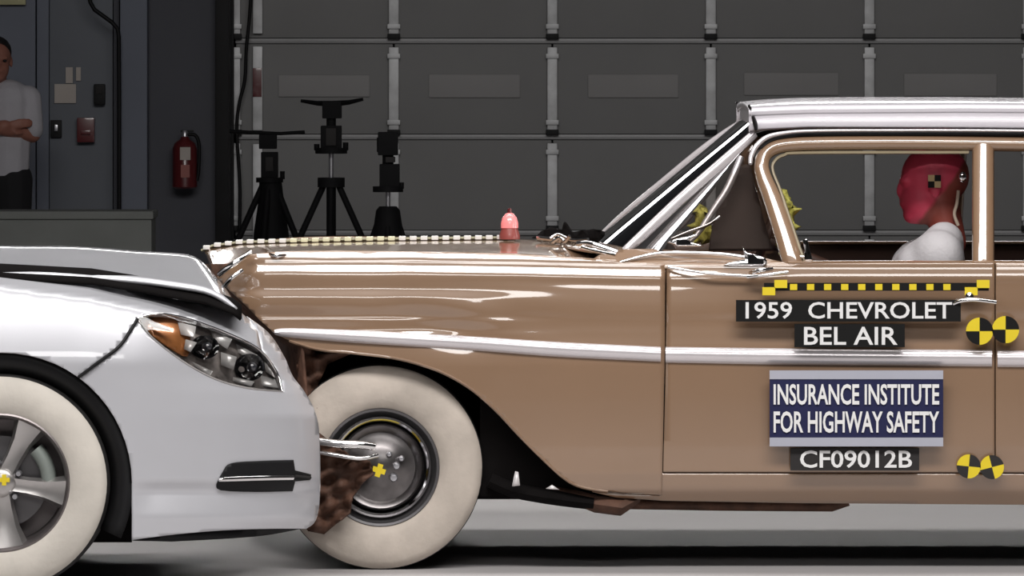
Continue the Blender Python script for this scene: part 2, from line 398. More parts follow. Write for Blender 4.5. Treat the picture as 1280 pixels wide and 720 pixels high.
# ------------------------------------------------------------------ camera tripods
def tripod(px, label, cy, kind):
    Y = {'left': 13.9, 'centre': 12.6, 'right': 11.2}[kind]; k = (CD+Y)/F; base = Vector((W(px, 0, Y).x, Y, 0))
    t = thing('tripod_camera', label, 'camera tripod', base, 'camera tripods in front of the sectional door')
    def z(py): return W(px, py, Y).z
    def bx(n, dx, w_, y0, y1, dep, m=TRIP, bev=0.006): 
        return box(n, base+Vector((dx*k, 0, (z(y0)+z(y1))/2)), (w_*k, dep*k, z(y0)-z(y1)), m, t, bev)
    def cyl(n, r, y0, y1, m=TRIP, dx=0):
        return lathe(n, [(0, z(y1)), (r*k, z(y1)), (r*k, z(y0)), (0, z(y0))], base+Vector((dx*k, 0, 0)), m, t, 'Z', 20)
    def leg(apex_py, ang, spread, r=4.0):
        a0 = base+Vector((7*k*math.cos(ang), 7*k*math.sin(ang), z(apex_py)))
        a1 = base+Vector((spread*math.cos(ang), spread*math.sin(ang), 0.02)); mid = a0.lerp(a1, 0.45)
        l = sweep('leg', [a0, mid], r*k, TRIP, t, n=8)
        bm = bmesh.new(); sweep_bm(bm, [mid, a1], r*0.7*k); o = from_bm('leg_extension', bm, TRIP, t)
        lathe('foot', [(0, 0), (5*k, 0), (5*k, 3*k), (0, 4*k)], (a1.x, a1.y, 0), RUBBER, t, 'Z', 12)
    if kind == 'centre':
        sweep('top_plate', [base+Vector((d*k, 0, z(y))) for d, y in ((-38, 126), (-18, 129), (0, 130), (22, 128), (40, 124))], [2*k, 3*k, 4*k, 3*k, 2*k], TRIP, t, rb=9*k, side=(0, 1, 0))
        bx('camera_body', 1, 24, 126, 148, 26); cyl('lens', 6, 147, 158)
        bx('head', 0, 26, 157, 186, 24); bx('head_bracket', 0, 13, 160, 182, 30, GRYV)
        cyl('head_flange', 20, 185, 192); cyl('knob', 3.5, 180, 188, dx=-18); cyl('knob', 3.5, 178, 188, dx=18)
        cyl('centre_column', 3.2, 192, 226, STEEL); cyl('leg_collar', 17, 222, 234)
        cyl('column_tube', 6, 230, 300); apex, sp = 226, 0.52
    elif kind == 'left':
        bx('camera_body', -2, 22, 168, 186, 26); bx('head', 0, 21, 190, 222, 24); bx('head_bracket', 0, 10, 196, 214, 28, GRYV)
        cyl('head_flange', 17, 222, 228); cyl('knob', 3, 214, 224, dx=16)
        sweep('boom_arm', [base+Vector((d*k, 0, z(y))) for d, y in ((-50, 164), (-12, 166), (14, 167), (44, 165))], 2.2*k, TRIP, t)
        lathe('draped_cover', [(0, z(226)), (13*k, z(226)), (16*k, z(250)), (22*k, z(292)), (24*k, z(330)), (0, z(330))], base+Vector((2*k, 0, 0)), TRIP, t, 'Z', 14)
        cyl('leg_collar', 13, 225, 236); apex, sp = 228, 0.50
    else:
        bx('camera_body', 0, 25, 165, 194, 28); cyl('lens', 9, 172, 190, dx=-5); bx('head', 2, 25, 205, 236, 24)
        cyl('head_neck', 7, 193, 206); cyl('head_flange', 19, 233, 240); cyl('knob', 3, 228, 236, dx=17)
        cyl('centre_column', 3, 240, 262, STEEL); bx('neck_plate', 3, 12, 196, 203, 26, GRYV)
        lathe('draped_cover', [(0, z(258)), (11*k, z(258)), (15*k, z(263)), (19*k, z(290)), (26*k, z(340)), (0, z(340))], base, TRIP, t, 'Z', 12)
        apex, sp = 262, 0.36
    for a_ in ((PI*0.97, -0.06*PI, -PI*0.5) if kind != 'left' else (PI*1.02, -0.15*PI, -PI*0.55)): leg(apex, a_, sp)
    return t
tripod(337, 'black camera tripod with a long side boom, nearest the fire extinguisher', 0, 'left')
tripod(414, 'tallest black camera tripod with a flat top plate and three spread legs', 0, 'centre')
tripod(485, 'black camera tripod with a boxy camera and covered squat base, nearest the red lamp', 0, 'right')
def limb(bm, p0, r0, p1, r1, n=10, seg=3):
    p0 = Vector(p0); p1 = Vector(p1); d = (p1-p0).normalized(); P = []; R = []
    for k in range(4): a_ = PI/2*(k+0.3)/4; P.append(p0-d*(r0*math.cos(a_))); R.append(r0*math.sin(a_))
    for k in range(seg+1): P.append(p0.lerp(p1, k/seg)); R.append(r0+(r1-r0)*k/seg)
    for k in range(4): a_ = PI/2*(1-(k+1)/4.4); P.append(p1+d*(r1*math.cos(a_))); R.append(r1*math.sin(a_))
    sweep_bm(bm, P, R, n=n)
def ball(bm, c, s, rot=None, u=20, v=14):
    r = bmesh.ops.create_uvsphere(bm, u_segments=u, v_segments=v, radius=1)
    M = Matrix.Translation(Vector(c)) @ (rot.to_4x4() if rot else Matrix.Identity(4)) @ Matrix.Diagonal((s[0], s[1], s[2], 1))
    bmesh.ops.transform(bm, matrix=M, verts=r['verts'])
def head_bm(bm, c, face, H=0.235):
    """cranium, jaw, nose, brow, ears, neck stub; face = unit vector the face points to."""
    f = Vector(face).normalized(); s = Vector((0, 0, 1)).cross(f); R = Matrix((f, s, Vector((0, 0, 1)))).transposed()
    c = Vector(c); g = lambda x, y, z: c+R @ Vector((x*H, y*H, z*H))
    ball(bm, g(-0.05, 0, 0.12), (0.42*H, 0.335*H, 0.38*H), R)
    ball(bm, g(0.12, 0, -0.14), (0.26*H, 0.27*H, 0.34*H), R)
    ball(bm, g(0.22, 0, -0.36), (0.13*H, 0.16*H, 0.11*H), R, 12, 8)
    ball(bm, g(0.365, 0, -0.06), (0.075*H, 0.055*H, 0.10*H), R, 10, 8)
    ball(bm, g(0.33, 0, 0.06), (0.07*H, 0.24*H, 0.05*H), R, 10, 8)
    ball(bm, g(0.35, 0, -0.22), (0.05*H, 0.12*H, 0.035*H), R, 10, 8)
    for q in (-1, 1): ball(bm, g(-0.03, q*0.34, -0.03), (0.08*H, 0.04*H, 0.13*H), R, 10, 8)
    return g, R
def remesh(o, vox, smooth=6):
    r = o.modifiers.new('skin', 'REMESH'); r.mode = 'VOXEL'; r.voxel_size = vox; r.use_smooth_shade = True
    s = o.modifiers.new('soften', 'SMOOTH'); s.iterations = smooth; s.factor = 0.5
    return o
def hand_bm(bm, wrist, d, up, palm_n, size=0.18, curl=0.5):
    d = Vector(d).normalized(); n = Vector(palm_n).normalized(); s = d.cross(n).normalized(); wv = Vector(wrist)
    L = size*0.5
    for q in (-0.3, -0.1, 0.1, 0.3): limb(bm, wv, 0.017, wv+d*L+s*(q*size*0.36), 0.012, 8, 2)
    for i, q in enumerate((-0.3, -0.1, 0.1, 0.3)):
        k0 = wv+d*L+s*(q*size*0.36); l = size*(0.42, 0.48, 0.45, 0.36)[i]
        k1 = k0+(d*(1-curl*0.3)+n*curl*0.5)*l*0.5; k2 = k1+(d*(1-curl)+n*curl)*l*0.5
        limb(bm, k0, 0.0105, k1, 0.0095, 8, 2); limb(bm, k1, 0.0095, k2, 0.008, 8, 2)
    t0 = wv+d*L*0.35-s*size*0.1; t1 = t0-s*size*0.2+d*size*0.14; limb(bm, t0, 0.013, t1, 0.011, 8, 2); limb(bm, t1, 0.011, t1+d*size*0.17+n*0.01, 0.009, 8, 2)

# ------------------------------------------------------------------ person at the left edge (arms folded)
PY = 14.4; pk = (CD+PY)/F; pb = Vector((W(-5, 0, PY).x, PY, 0))
pe = thing('person', 'person in a white shirt and black trousers with folded arms behind the low wall', 'person', pb)
def pz(py): return W(0, py, PY).z
top = pz(45); hc = pz(76)
bm = bmesh.new()
g, R = head_bm(bm, pb+Vector((0, 0, hc)), (0.25, -1, 0.0), 0.25)
sh = pz(112); hip = pz(225); el = pz(168)
limb(bm, pb+Vector((0, 0.015, sh)), 0.062, pb+Vector((0.0, 0, hc-0.03)), 0.056)
for q in (-0.07, 0.07): limb(bm, pb+Vector((q, 0, sh-0.08)), 0.115, pb+Vector((q*0.9, 0, hip)), 0.10)
for q in (-1, 1):
    S = pb+Vector((q*0.175, 0, sh-0.045)); E = pb+Vector((q*0.20, -0.03, el)); H = pb+Vector((-q*0.06, -0.17-(0.03*q), el+0.05))
    limb(bm, S, 0.06, E, 0.046); limb(bm, E, 0.046, H, 0.032)
    hand_bm(bm, H, Vector((-q, 0.10, 0.12)), (0, 0, 1), (0, 1, 0), 0.17, 0.4)
    K = pb+Vector((q*0.10, -0.01, hip*0.52)); A = pb+Vector((q*0.11, 0.01, 0.09))
    limb(bm, pb+Vector((q*0.09, 0, hip-0.02)), 0.09, K, 0.062); limb(bm, K, 0.060, A, 0.042); limb(bm, A+Vector((0, 0.03, -0.045)), 0.04, A+Vector((q*0.03, -0.16, -0.055)), 0.033)
body = remesh(from_bm('body', bm, SKIN, pe), 0.0085, 4)
bm = bmesh.new()
for q in (-0.07, 0.07): limb(bm, pb+Vector((q, 0, sh-0.075)), 0.132, pb+Vector((q*0.95, 0, hip+0.03)), 0.118)
limb(bm, pb+Vector((-0.12, 0, sh-0.03)), 0.065, pb+Vector((0.12, 0, sh-0.03)), 0.065)
for q in (-1, 1):
    S = pb+Vector((q*0.175, 0, sh-0.05)); E = pb+Vector((q*0.20, -0.03, el)); limb(bm, S, 0.075, S.lerp(E, 0.85), 0.066)
remesh(from_bm('shirt', bm, SHIRTG, pe), 0.011, 6)
bm = bmesh.new()
for q in (-1, 1):
    K = pb+Vector((q*0.10, -0.01, hip*0.52)); A = pb+Vector((q*0.11, 0.01, 0.09))
    limb(bm, pb+Vector((q*0.08, 0, hip+0.0)), 0.125, K, 0.082); limb(bm, K, 0.082, A, 0.066)
remesh(from_bm('trousers', bm, TROUS, pe), 0.012, 6)
bm = bmesh.new()
ball(bm, g(-0.10, 0, 0.19), (0.42*0.25, 0.36*0.25, 0.36*0.25), R); ball(bm, g(-0.26, 0, 0.02), (0.24*0.25, 0.31*0.25, 0.34*0.25), R)
remesh(from_bm('hair', bm, HAIR, pe), 0.009, 3)
for q in (-1, 1):
    bm = bmesh.new(); ball(bm, g(0.345, q*0.13, 0.0), (0.012, 0.012, 0.008), R, 10, 8); from_bm('eye', bm, HAIR, pe)
for q in (-1, 1):
    bm = bmesh.new(); A = pb+Vector((q*0.11, 0.01, 0.045)); limb(bm, A+Vector((0, 0.045, 0)), 0.045, A+Vector((q*0.03, -0.17, -0.005)), 0.040)
    from_bm('shoe', bm, BLK, pe)

# ================================================================== TAN SEDAN
YC = 1.0
car = thing('classic_sedan', 'tan classic sedan with white roof, crushed front and test placards on its door', 'car', (0, YC, 0))
PYS = [296, 304, 310.5, 323.5, 330, 341, 347, 361, 371, 380, 386, 396, 399, 412, 418, 446, 456, 500, 560, 592, 612, 634]
YYS = [0.36, 0.25, 0.1646, 0.1482, 0.1455, 0.1312, 0.129, 0.127, 0.117, 0.115, 0.116, 0.121, 0.116, 0.118, 0.112, 0.104, 0.102, 0.102, 0.104, 0.108, 0.122, 0.167]
YYS = [v-0.07*clamp((v-0.05)*0+1) for v in YYS]
def prof(v): return sum(lerp(v+d, PYS, YYS) for d in (-1.4, -0.7, 0, 0.7, 1.4))/5
def ycar(px, py):
    # body lines drop slowly towards the rear
    sh = lerp(px, [300, 500, 640, 770, 850, 1280], [0, 0, 2, 5, 6, 6]) * clamp((430-py)/60)
    v_ = py-sh; y = prof(v_); wb = clamp((px-520)/200)*clamp((v_-344)/8)*clamp((440-v_)/10)
    if wb > 0: y = y*(1-wb)+wb*sum(lerp(v_+d, PYS, YYS) for d in range(-15, 16, 3))/11
    if px > 850: y = y*(1-0.3*clamp((px-850)/150)*clamp((400-py)/60))+0.01*clamp((px-850)/150)
    # crumples at the crushed front
    f = math.exp(-((px-430)/150)**2)
    y += f*(0.0010*math.sin(px*0.085+py*0.02)+0.002*math.sin(px*0.031-py*0.025+1))
    g2 = math.exp(-((px-575)/70)**2-((py-408)/26)**2); y += 0.012*g2*math.sin((px*0.6-py)*0.055)
    y += 0.10*clamp((330-px)/60)**2
    return y
arch = cr([(827.5, 619), (795, 617), (760, 614), (728, 609), (707, 599), (680, 575), (650, 545), (620, 513), (590, 487), (560, 469), (530, 457), (490, 447), (440, 441), (400, 437), (374, 430), (350, 420), (330, 405), (305, 380), (272, 350)], 4)
ftop = cr([(272, 350), (279, 336), (298, 323), (330, 316), (400, 313), (500, 314), (640, 317), (740, 323), (775, 328), (831, 331)], 4)
fender = sheet('front_fender', arch[:-1]+ftop+[(831, 434)], ycar, TAN, car, 8, 0.010, ystep=2.5)
door = sheet('front_door', [(834, 332), (900, 331), (985, 330), (1100, 329), (1243.3, 329), (1243.3, 590.6), (829, 590.2), (832.2, 460)], ycar, TAN, car, 10, 0.03, ystep=3)
rdoor = sheet('rear_door', [(1244.8, 329), (1560, 329), (1560, 592), (1244.8, 590.6)], ycar, TAN, car, 14, 0.03, ystep=4)
rock = sheet('rocker_panel', cr([(740, 615), (780, 619), (824, 620)], 3)+[(824, 592), (1241, 592.4), (1560, 594), (1560, 636), (1280, 631), (1000, 629), (830, 626), (770, 622)], lambda x, y: ycar(x, y)+0.004, TAN, car, 14, 0.02, ystep=5)
for o in (fender, door, rdoor, rock): mirror_copy(o, YC, car)
sweep('wheel_arch_lip', [W(x, y, ycar(x, y)+0.003) for x, y in arch[8:-14]], 0.006, TAN, car, n=6)
# mouldings
def mould(p, name='side_moulding'):
    pts = cr(p, 6); r = [q[2]*CD/F for q in pts]
    o = sweep(name, [W(x, y, 0.006+0.05*clamp((360-x)/30)) for x, y, h in pts], 0.014, MOULD, car, rb=r, n=10, side=(0, 0, 1)); return o
def mould2(p):
    pts = cr(p, 6)
    bm = bmesh.new(); rows = []
    for x, y, h in pts:
        yy = ycar(x, y)
        rows.append([W(x, y+h*a_, yy-d) for a_, d in ((-1, -0.004), (-0.95, 0.010), (-0.6, 0.019), (0.1, 0.022), (0.6, 0.018), (0.95, 0.008), (1, -0.004))])
    for r in rows: r_ = [bm.verts.new(v) for v in r]
    bm.verts.ensure_lookup_table(); n = 7
    for i in range(len(rows)-1):
        for j in range(n-1): bm.faces.new([bm.verts[i*n+j], bm.verts[i*n+j+1], bm.verts[(i+1)*n+j+1], bm.verts[(i+1)*n+j]])
    bm.faces.new([bm.verts[j] for j in range(n)]); bm.faces.new([bm.verts[(len(rows)-1)*n+j] for j in range(n)][::-1])
    return autosmooth(from_bm('side_moulding', bm, MOULD, car), 50)
ms = [mould2([(343, 415, 3), (360, 416, 6), (430, 420, 8), (500, 424, 8.5), (600, 430, 9), (700, 437, 9.5), (826, 443, 9.5)]),
      mould2([(832, 443.5, 10), (1000, 446, 10.5), (1240, 448, 10.5)]), mould2([(1247, 448.5, 10.5), (1400, 450, 10.5), (1560, 452, 10.5)])]
for o in ms: mirror_copy(o, YC, car)
# hood: from the near fender crown across to the far one
def mirW(v): return Vector((v.x, 2*YC-v.y, v.z))
xs_ = [255, 262, 275, 300, 340, 400, 470, 550, 640, 700, 745]
rows = []
for x in xs_:
    pt = lerp(x, [255, 279, 298, 330, 400, 500, 640, 740, 775], [350, 337, 324, 317, 314, 315, 318, 324, 328])
    yf = ycar(x, pt)
    cz = lerp(x, [250, 262, 300, 450, 640, 700, 745], [316, 310, 305, 301, 299, 302, 306])
    x0 = max(x, 272)
    near = W(x0, pt-0.5, ycar(x0, pt)+0.0)
    zc = W(640, cz, 1.0).z; X0 = near.x; Xc = W(x, cz, 1.0).x
    half = [near]
    for t, k_ in ((0.04, -0.012), (0.10, -0.014), (0.3, 0.25), (0.5, 0.5), (0.7, 0.74), (0.85, 0.89), (1.0, 1.0)):
        Y = near.y+(1.0-near.y)*t
        z = (near.z+k_) if k_ <= 0 else near.z-0.012+(zc-near.z+0.012)*k_
        half.append(Vector((X0+(Xc-X0)*t, Y, z)))
    rows.append(half+[mirW(v) for v in half[:-1][::-1]])
rows2 = rows
hood = grid('hood', [[Vector(p) for p in r] for r in rows2], TAN, car, 0.012, up=(0, 0, 1))
# crumpled nose flaps, bright bent edges at the crushed corner
sweep('bent_trim', [W(*p) for p in cr([(274, 343, .03), (284, 335, .0), (298, 326, .0), (313, 315, .05)], 4)], 0.009, CHROME, car, n=6)
sweep('bent_trim', [W(*p) for p in cr([(281, 357, .02), (290, 347, .0), (303, 338, .02)], 4)], 0.007, CHROME, car, n=6)
sweep('bent_trim', [W(*p) for p in cr([(335, 317, .1), (345, 320, .06), (358, 319, .09)], 4)], 0.006, CHROME, car, n=6)
# nose panel closing the front
nose = []
for t in range(9):
    py = 330+t*34
    x = lerp(py, [330, 350, 380, 405, 430, 620], [285, 276, 307, 332, 376, 392])
    nose.append([W(x, py, ycar(x, py)+0.01), W(x-22, py, 0.35), W(x-60+max(0, 330-x), py, 0.7), W(262 if py < 420 else 300, py, 1.0), W(250 if py < 420 else 290, py, 1.4), W(270 if py < 420 else 300, py, 1.85)])
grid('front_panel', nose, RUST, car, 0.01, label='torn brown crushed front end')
# inner bodies: dark wheel well and underbody
def wbox(name, x0, x1, y0, y1, Y0, Y1, m, bev=0.0, parent=None):
    a = W(x0, y1, Y0); b = W(x1, y0, Y0)
    return box(name, ((a.x+b.x)/2, (Y0+Y1)/2, (a.z+b.z)/2), (b.x-a.x, Y1-Y0, b.z-a.z), m, parent or car, bev)
wbox('engine_bay', 385, 640, 440, 560, 0.55, 1.45, DARKBAY)
wbox('inner_fender', 380, 790, 335, 436, 0.20, 1.80, DARKBAY)
wbox('underbody', 600, 1560, 500, 621, 0.16, 1.84, DARKBAY)
wbox('chassis_rail', 560, 1560, 606, 624, 0.25, 0.37, DARKBAY); wbox('chassis_rail', 560, 1560, 606, 624, 1.63, 1.75, DARKBAY)
sweep('frame_outrigger', [W(690, 612, .2), W(745, 630, .12), W(775, 634, .10), W(790, 626, .14)], [.02, .03, .03, .02], RUST, car, rb=.05, side=(0, 1, 0))
sweep('exhaust_pipe', [W(785, 630, .3), W(900, 632, .3), W(1040, 633, .3), (W(1060, 626, .3))], 0.018, RUST, car)
sweep('splash_guard', [W(x, y, .14) for x, y in cr([(612, 600), (640, 612), (668, 618), (700, 623), (742, 628)], 4)], 0.026, DARKBAY, car, rb=.08, side=(0, 1, 0))
for p in ([(640, 608), (642, 597), (644, 589), (648, 590), (650, 607)], [(682, 611), (690, 606), (699, 612)]):
    sheet('pale_piece', p, lambda x, y: 0.02, mat('pale_metal', (0.75, 0.72, 0.72), 0.35, 0.2), car, 20, 0.004, label='small pale piece behind the front wheel')  # two small pale pieces below the arch, behind the wheel

# wheel
def tan_wheel(c):
    wh = []
    R = 0.349
    lathe('tyre', [(0.200, 0.0), (0.225, -0.055), (0.30, -0.066), (R-0.012, -0.058), (R, -0.040), (R, 0.10), (R-0.012, 0.125), (0.30, 0.135), (0.225, 0.12), (0.20, 0.10)], c, RUBBER, car, n=72)
    lathe('whitewall', [(0.192, -0.045), (0.205, -0.060), (0.235, -0.071), (0.275, -0.075), (0.318, -0.071), (0.338, -0.060), (0.3465, -0.046)], c, WWALL2, car, n=72, label='dusty cream painted tyre sidewall')
    lathe('rim', [(0.205, -0.050), (0.200, -0.062), (0.192, -0.060), (0.186, -0.040), (0.176, -0.030), (0.150, 0.01), (0.13, 0.02), (0.0, 0.02)], c, RIMG, car, n=60)
    lathe('rim_ring', [(0.168, -0.028), (0.172, -0.046), (0.165, -0.052), (0.158, -0.046), (0.155, -0.022)], c, CHROME, car, n=60)
    lathe('hub_cap', [(0.148, 0.0), (0.148, -0.036), (0.140, -0.046), (0.128, -0.040), (0.118, -0.030), (0.095, -0.032), (0.070, -0.046), (0.035, -0.058), (0.0, -0.060)], c, mat('dull_hub_chrome', (0.16, 0.15, 0.15), 0.30, 0.95, 0, 0.25, 15), car, n=60)
cw = W(476, 584.5, 0.16); cw.z = 0.3495
tan_wheel(cw)
k = CD/F
mk = bmesh.new()
for a_ in (0, PI/2):
    for s_ in (0, PI):
        pass
box('target_marker', cw+Vector((-0.005, -0.064, -0.01)), (0.045, 0.004, 0.018), YEL, car, 0, Matrix.Rotation(0.3, 3, 'Y')); box('target_marker', cw+Vector((-0.005, -0.066, -0.01)), (0.018, 0.004, 0.045), YEL, car, 0, Matrix.Rotation(0.3, 3, 'Y'))
mk.free()
for dx, dz, r in ((0.055, 0.005, 0.014), (0.072, 0.03, 0.010), (0.045, -0.035, 0.016), (0.03, 0.045, 0.010)):
    lathe('wheel_nut', [(0, -0.075), (r*0.7, -0.073), (r, -0.06), (r, -0.03)], cw+Vector((dx, 0, dz)), STEEL, car, n=10)
lathe('tyre', [(0.20, 0.0), (0.30, -0.06), (0.349, -0.04), (0.349, 0.10), (0.30, 0.13), (0.2, 0.1)], (cw.x, 1.78, 0.3495), RUBBER, car, n=48)
lathe('rim', [(0.2, 0.09), (0.17, 0.1), (0.1, 0.06), (0, 0.06)], (cw.x, 1.78, 0.3495), RIMG, car, n=40)
cwr = Vector((cw.x+3.02, cw.y, cw.z))
lathe('axle', [(0.0, 0.1), (0.04, 0.1), (0.04, 1.75), (0, 1.75)], (cw.x, 0.05, cw.z), DARKBAY, car, n=12)
# torn bumper bar and brown fragment in front of the wheel
sweep('bumper_bar', [W(x, y, Y) for x, y, Y in cr([(372, 548, .02), (400, 552, -.02), (425, 555, -.04), (450, 556, -.04), (467, 558, -.02)], 4)], 0.016, CHROME, car, rb=0.014, n=10)
sweep('bumper_bar', [W(x, y, Y) for x, y, Y in cr([(385, 563, .0), (420, 569, -.03), (450, 573, -.035), (472, 569, -.01)], 4)], 0.008, CHROME, car, n=8)
def frag(x, y): return 0.03+0.03*math.sin(x*0.21)*math.cos(y*0.13)+0.02*math.sin(y*0.3+x*0.1)
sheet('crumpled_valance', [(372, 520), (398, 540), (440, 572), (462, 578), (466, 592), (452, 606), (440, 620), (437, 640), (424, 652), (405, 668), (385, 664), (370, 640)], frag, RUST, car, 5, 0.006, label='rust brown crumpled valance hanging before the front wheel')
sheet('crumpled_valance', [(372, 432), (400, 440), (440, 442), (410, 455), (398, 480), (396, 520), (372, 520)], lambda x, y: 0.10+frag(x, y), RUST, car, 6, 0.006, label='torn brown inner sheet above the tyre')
# ---------------------------------------------------------------- cabin
def ytum(px, py): return 0.105+clamp((330-py)/160, 0, 1.4)*0.20
def rib(name, pts, m, dep=0.02, n=10, par=None, yf=ytum, mirror=True, label=None, dy=0.0):
    q = cr(pts, 5)
    o = sweep(name, [W(x, y, yf(x, y)+dy) for x, y, h in q], [h*k for x, y, h in q], m, par or car, rb=dep, n=n, side=(0, 1, 0), label=label)
    if mirror: mirror_copy(o, YC, car)
    return o
# cowl and belt
def ycowl(x, y): return ycar(x, max(y, 331)) + clamp((333-y)/34)*0.16
cowl = sheet('cowl_side', cr([(742, 323), (760, 314), (800, 311), (870, 314), (945, 320)], 4)+[(985, 329), (985, 334), (829, 335), (775, 329)], ycowl, TAN, car, 10, 0.01, ystep=4)
mirror_copy(cowl, YC, car)
rows = []
for x, yy in ((700, 303), (735, 305), (770, 309), (800, 311)):
    zc = W(x, yy-1, 1.0).z; nr = W(x+40, 313, 0.26); c_ = W(x, yy, 1.0)
    rows.append([Vector((c_.x+(nr.x-c_.x)*(abs(t)**2), 1.0+t*(1-nr.y), c_.z+(nr.z-c_.z)*abs(t)**1.5)) for t in [i/10 for i in range(-10, 11)]])
grid('cowl_top', rows, TAN, car, 0.01, up=(0, 0, 1))
# A-pillar / door frame, and post
frame = rib('window_frame', [(992, 333, 13), (981, 295, 12.5), (966, 250, 11.5), (955, 222, 10), (952, 207, 9.5), (956, 194, 9), (968, 185, 9), (990, 181, 9), (1030, 179.5, 9), (1120, 179, 9), (1229, 180, 9), (1400, 183, 9), (1560, 188, 9)], TAN, 0.022)
rib('window_channel', [(1006, 327, 2.2), (996, 300, 2.2), (976, 240, 2.2), (966, 214, 2.2), (968, 202, 2.2), (980, 194, 2.2), (1010, 191, 2.2), (1211, 190.5, 2.2)], mat('pale_seal', (0.30, 0.25, 0.16), 0.5), 0.012, 6, dy=0.006)
rib('door_post', [(1229, 332, 14), (1229, 250, 14), (1229, 183, 14)], TAN, 0.024)
rib('sill_strip', [(985, 328.5, 2.5), (1100, 328, 2.5), (1229, 328, 2.5), (1400, 328, 2.5), (1560, 328, 2.5)], TAN, 0.035, dy=0.0)
rib('drip_rail', [(938, 205, 2.5), (939, 195, 3), (946, 182, 3.2), (960, 171, 3), (985, 165.5, 2.2), (1020, 163.5, 1.8), (1100, 163, 1.6), (1280, 163.5, 1.6), (1560, 168, 1.6)], MOULD, 0.010, dy=-0.03)
rib('roof_seal', [(950, 186, 2.0), (965, 175, 3), (990, 170, 3), (1030, 168, 3), (1280, 168, 3), (1560, 173, 3)], BLACKP, 0.02, dy=0.0)
# roof
stations = [(936, 0.0), (941, 0.25), (952, 0.55), (975, 0.8), (1010, 0.95), (1080, 1), (1200, 1), (1350, 1.0), (1560, 0.95)]
rows = []
for x, f in stations:
    e = lerp(x, [936, 945, 1010, 1280, 1560], [165, 163.5, 160.5, 161.5, 167]); tp = lerp(x, [936, 960, 1000, 1120, 1280, 1560], [127, 124.5, 122.2, 121, 121.5, 127])
    hl = lerp(x, [936, 1000, 1280, 1560], [141, 138, 136, 141])
    half = [W(x, e, 0.33), W(x, e-3, 0.305), W(x, (e+hl)/2, 0.315), W(x, hl+3, 0.325), W(x, hl, 0.31), W(x, hl-3.5, 0.315), W(x, hl-6.5, 0.36), W(x, lerp(0.35, [0, 1], [hl-6.5, tp]), 0.48), W(x, lerp(0.75, [0, 1], [hl-6.5, tp]), 0.72), W(x, tp, 1.0)]
    xr = half[0].x
    for i, v in enumerate(half): v.x = xr+0.0*i
    rows.append(half+[mirW(v) for v in half[:-1][::-1]])
grid('roof', rows, WHITEP, car, 0.02, up=(0, 0, 1))
bm = bmesh.new(); bm.faces.new([bm.verts.new(v+Vector((0.006, 0, 0))) for v in rows[0]]); from_bm('roof_header', bm, WHITEP, car, False)
# roof front edge visor face and gasket
rib('roof_front_corner', [(936, 131, 1.6), (937.5, 135, 1.9), (939, 139, 1.2)], BLACKP, 0.03, 8, yf=lambda x, y: 0.34)
rib('roof_front_corner', [(941, 145, 2), (944, 155, 3), (945, 163, 2)], BLACKP, 0.03, 8, yf=lambda x, y: 0.30)
hd = [[W(x, y, 0.34), W(x, y-4, 0.55), W(x, y-5, 1.0)] for x, y in ((940, 150), (960, 158), (1000, 160), (1200, 161), (1560, 166))]
hd = [r+[mirW(r[1]), mirW(r[0])] for r in hd]
grid('headliner', hd, INTER, car, 0.01)
# windshield pillars and wrap-round glass
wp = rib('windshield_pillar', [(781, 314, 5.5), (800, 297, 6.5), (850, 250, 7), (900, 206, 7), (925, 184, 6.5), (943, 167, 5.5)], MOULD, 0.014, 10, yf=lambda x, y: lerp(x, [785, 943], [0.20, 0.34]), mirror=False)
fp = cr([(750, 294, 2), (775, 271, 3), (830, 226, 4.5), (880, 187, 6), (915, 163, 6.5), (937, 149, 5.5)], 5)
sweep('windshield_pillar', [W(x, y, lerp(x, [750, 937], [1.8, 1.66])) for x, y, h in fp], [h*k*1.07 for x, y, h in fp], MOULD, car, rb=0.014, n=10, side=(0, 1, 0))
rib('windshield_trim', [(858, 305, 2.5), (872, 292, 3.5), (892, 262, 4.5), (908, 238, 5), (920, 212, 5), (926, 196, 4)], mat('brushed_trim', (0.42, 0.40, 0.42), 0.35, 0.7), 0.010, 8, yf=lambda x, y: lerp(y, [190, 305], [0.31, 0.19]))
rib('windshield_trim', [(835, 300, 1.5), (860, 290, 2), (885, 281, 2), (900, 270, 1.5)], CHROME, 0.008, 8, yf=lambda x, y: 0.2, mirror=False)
# glass grid: bottom curve, top curve
bot = cr([(985, 330, .12), (900, 320, .13), (820, 315, .17), (775, 308, .35), (752, 303, .65), (745, 301, 1.0)], 4)
topc = cr([(942, 195, .31), (941, 182, .32), (940, 166, .35), (938, 156, .45), (932, 152, .7), (928, 150, 1.0)], 4)
rows = []
for t in range(13):
    t_ = t/12; r = []
    for b_, c_ in zip(bot, topc):
        B = W(*b_); T = W(*c_); p = B.lerp(T, t_); r.append(p)
    rows.append(r+[mirW(v) for v in r[:-1][::-1]])
grid('windshield', rows, GLASS, car, 0.0)
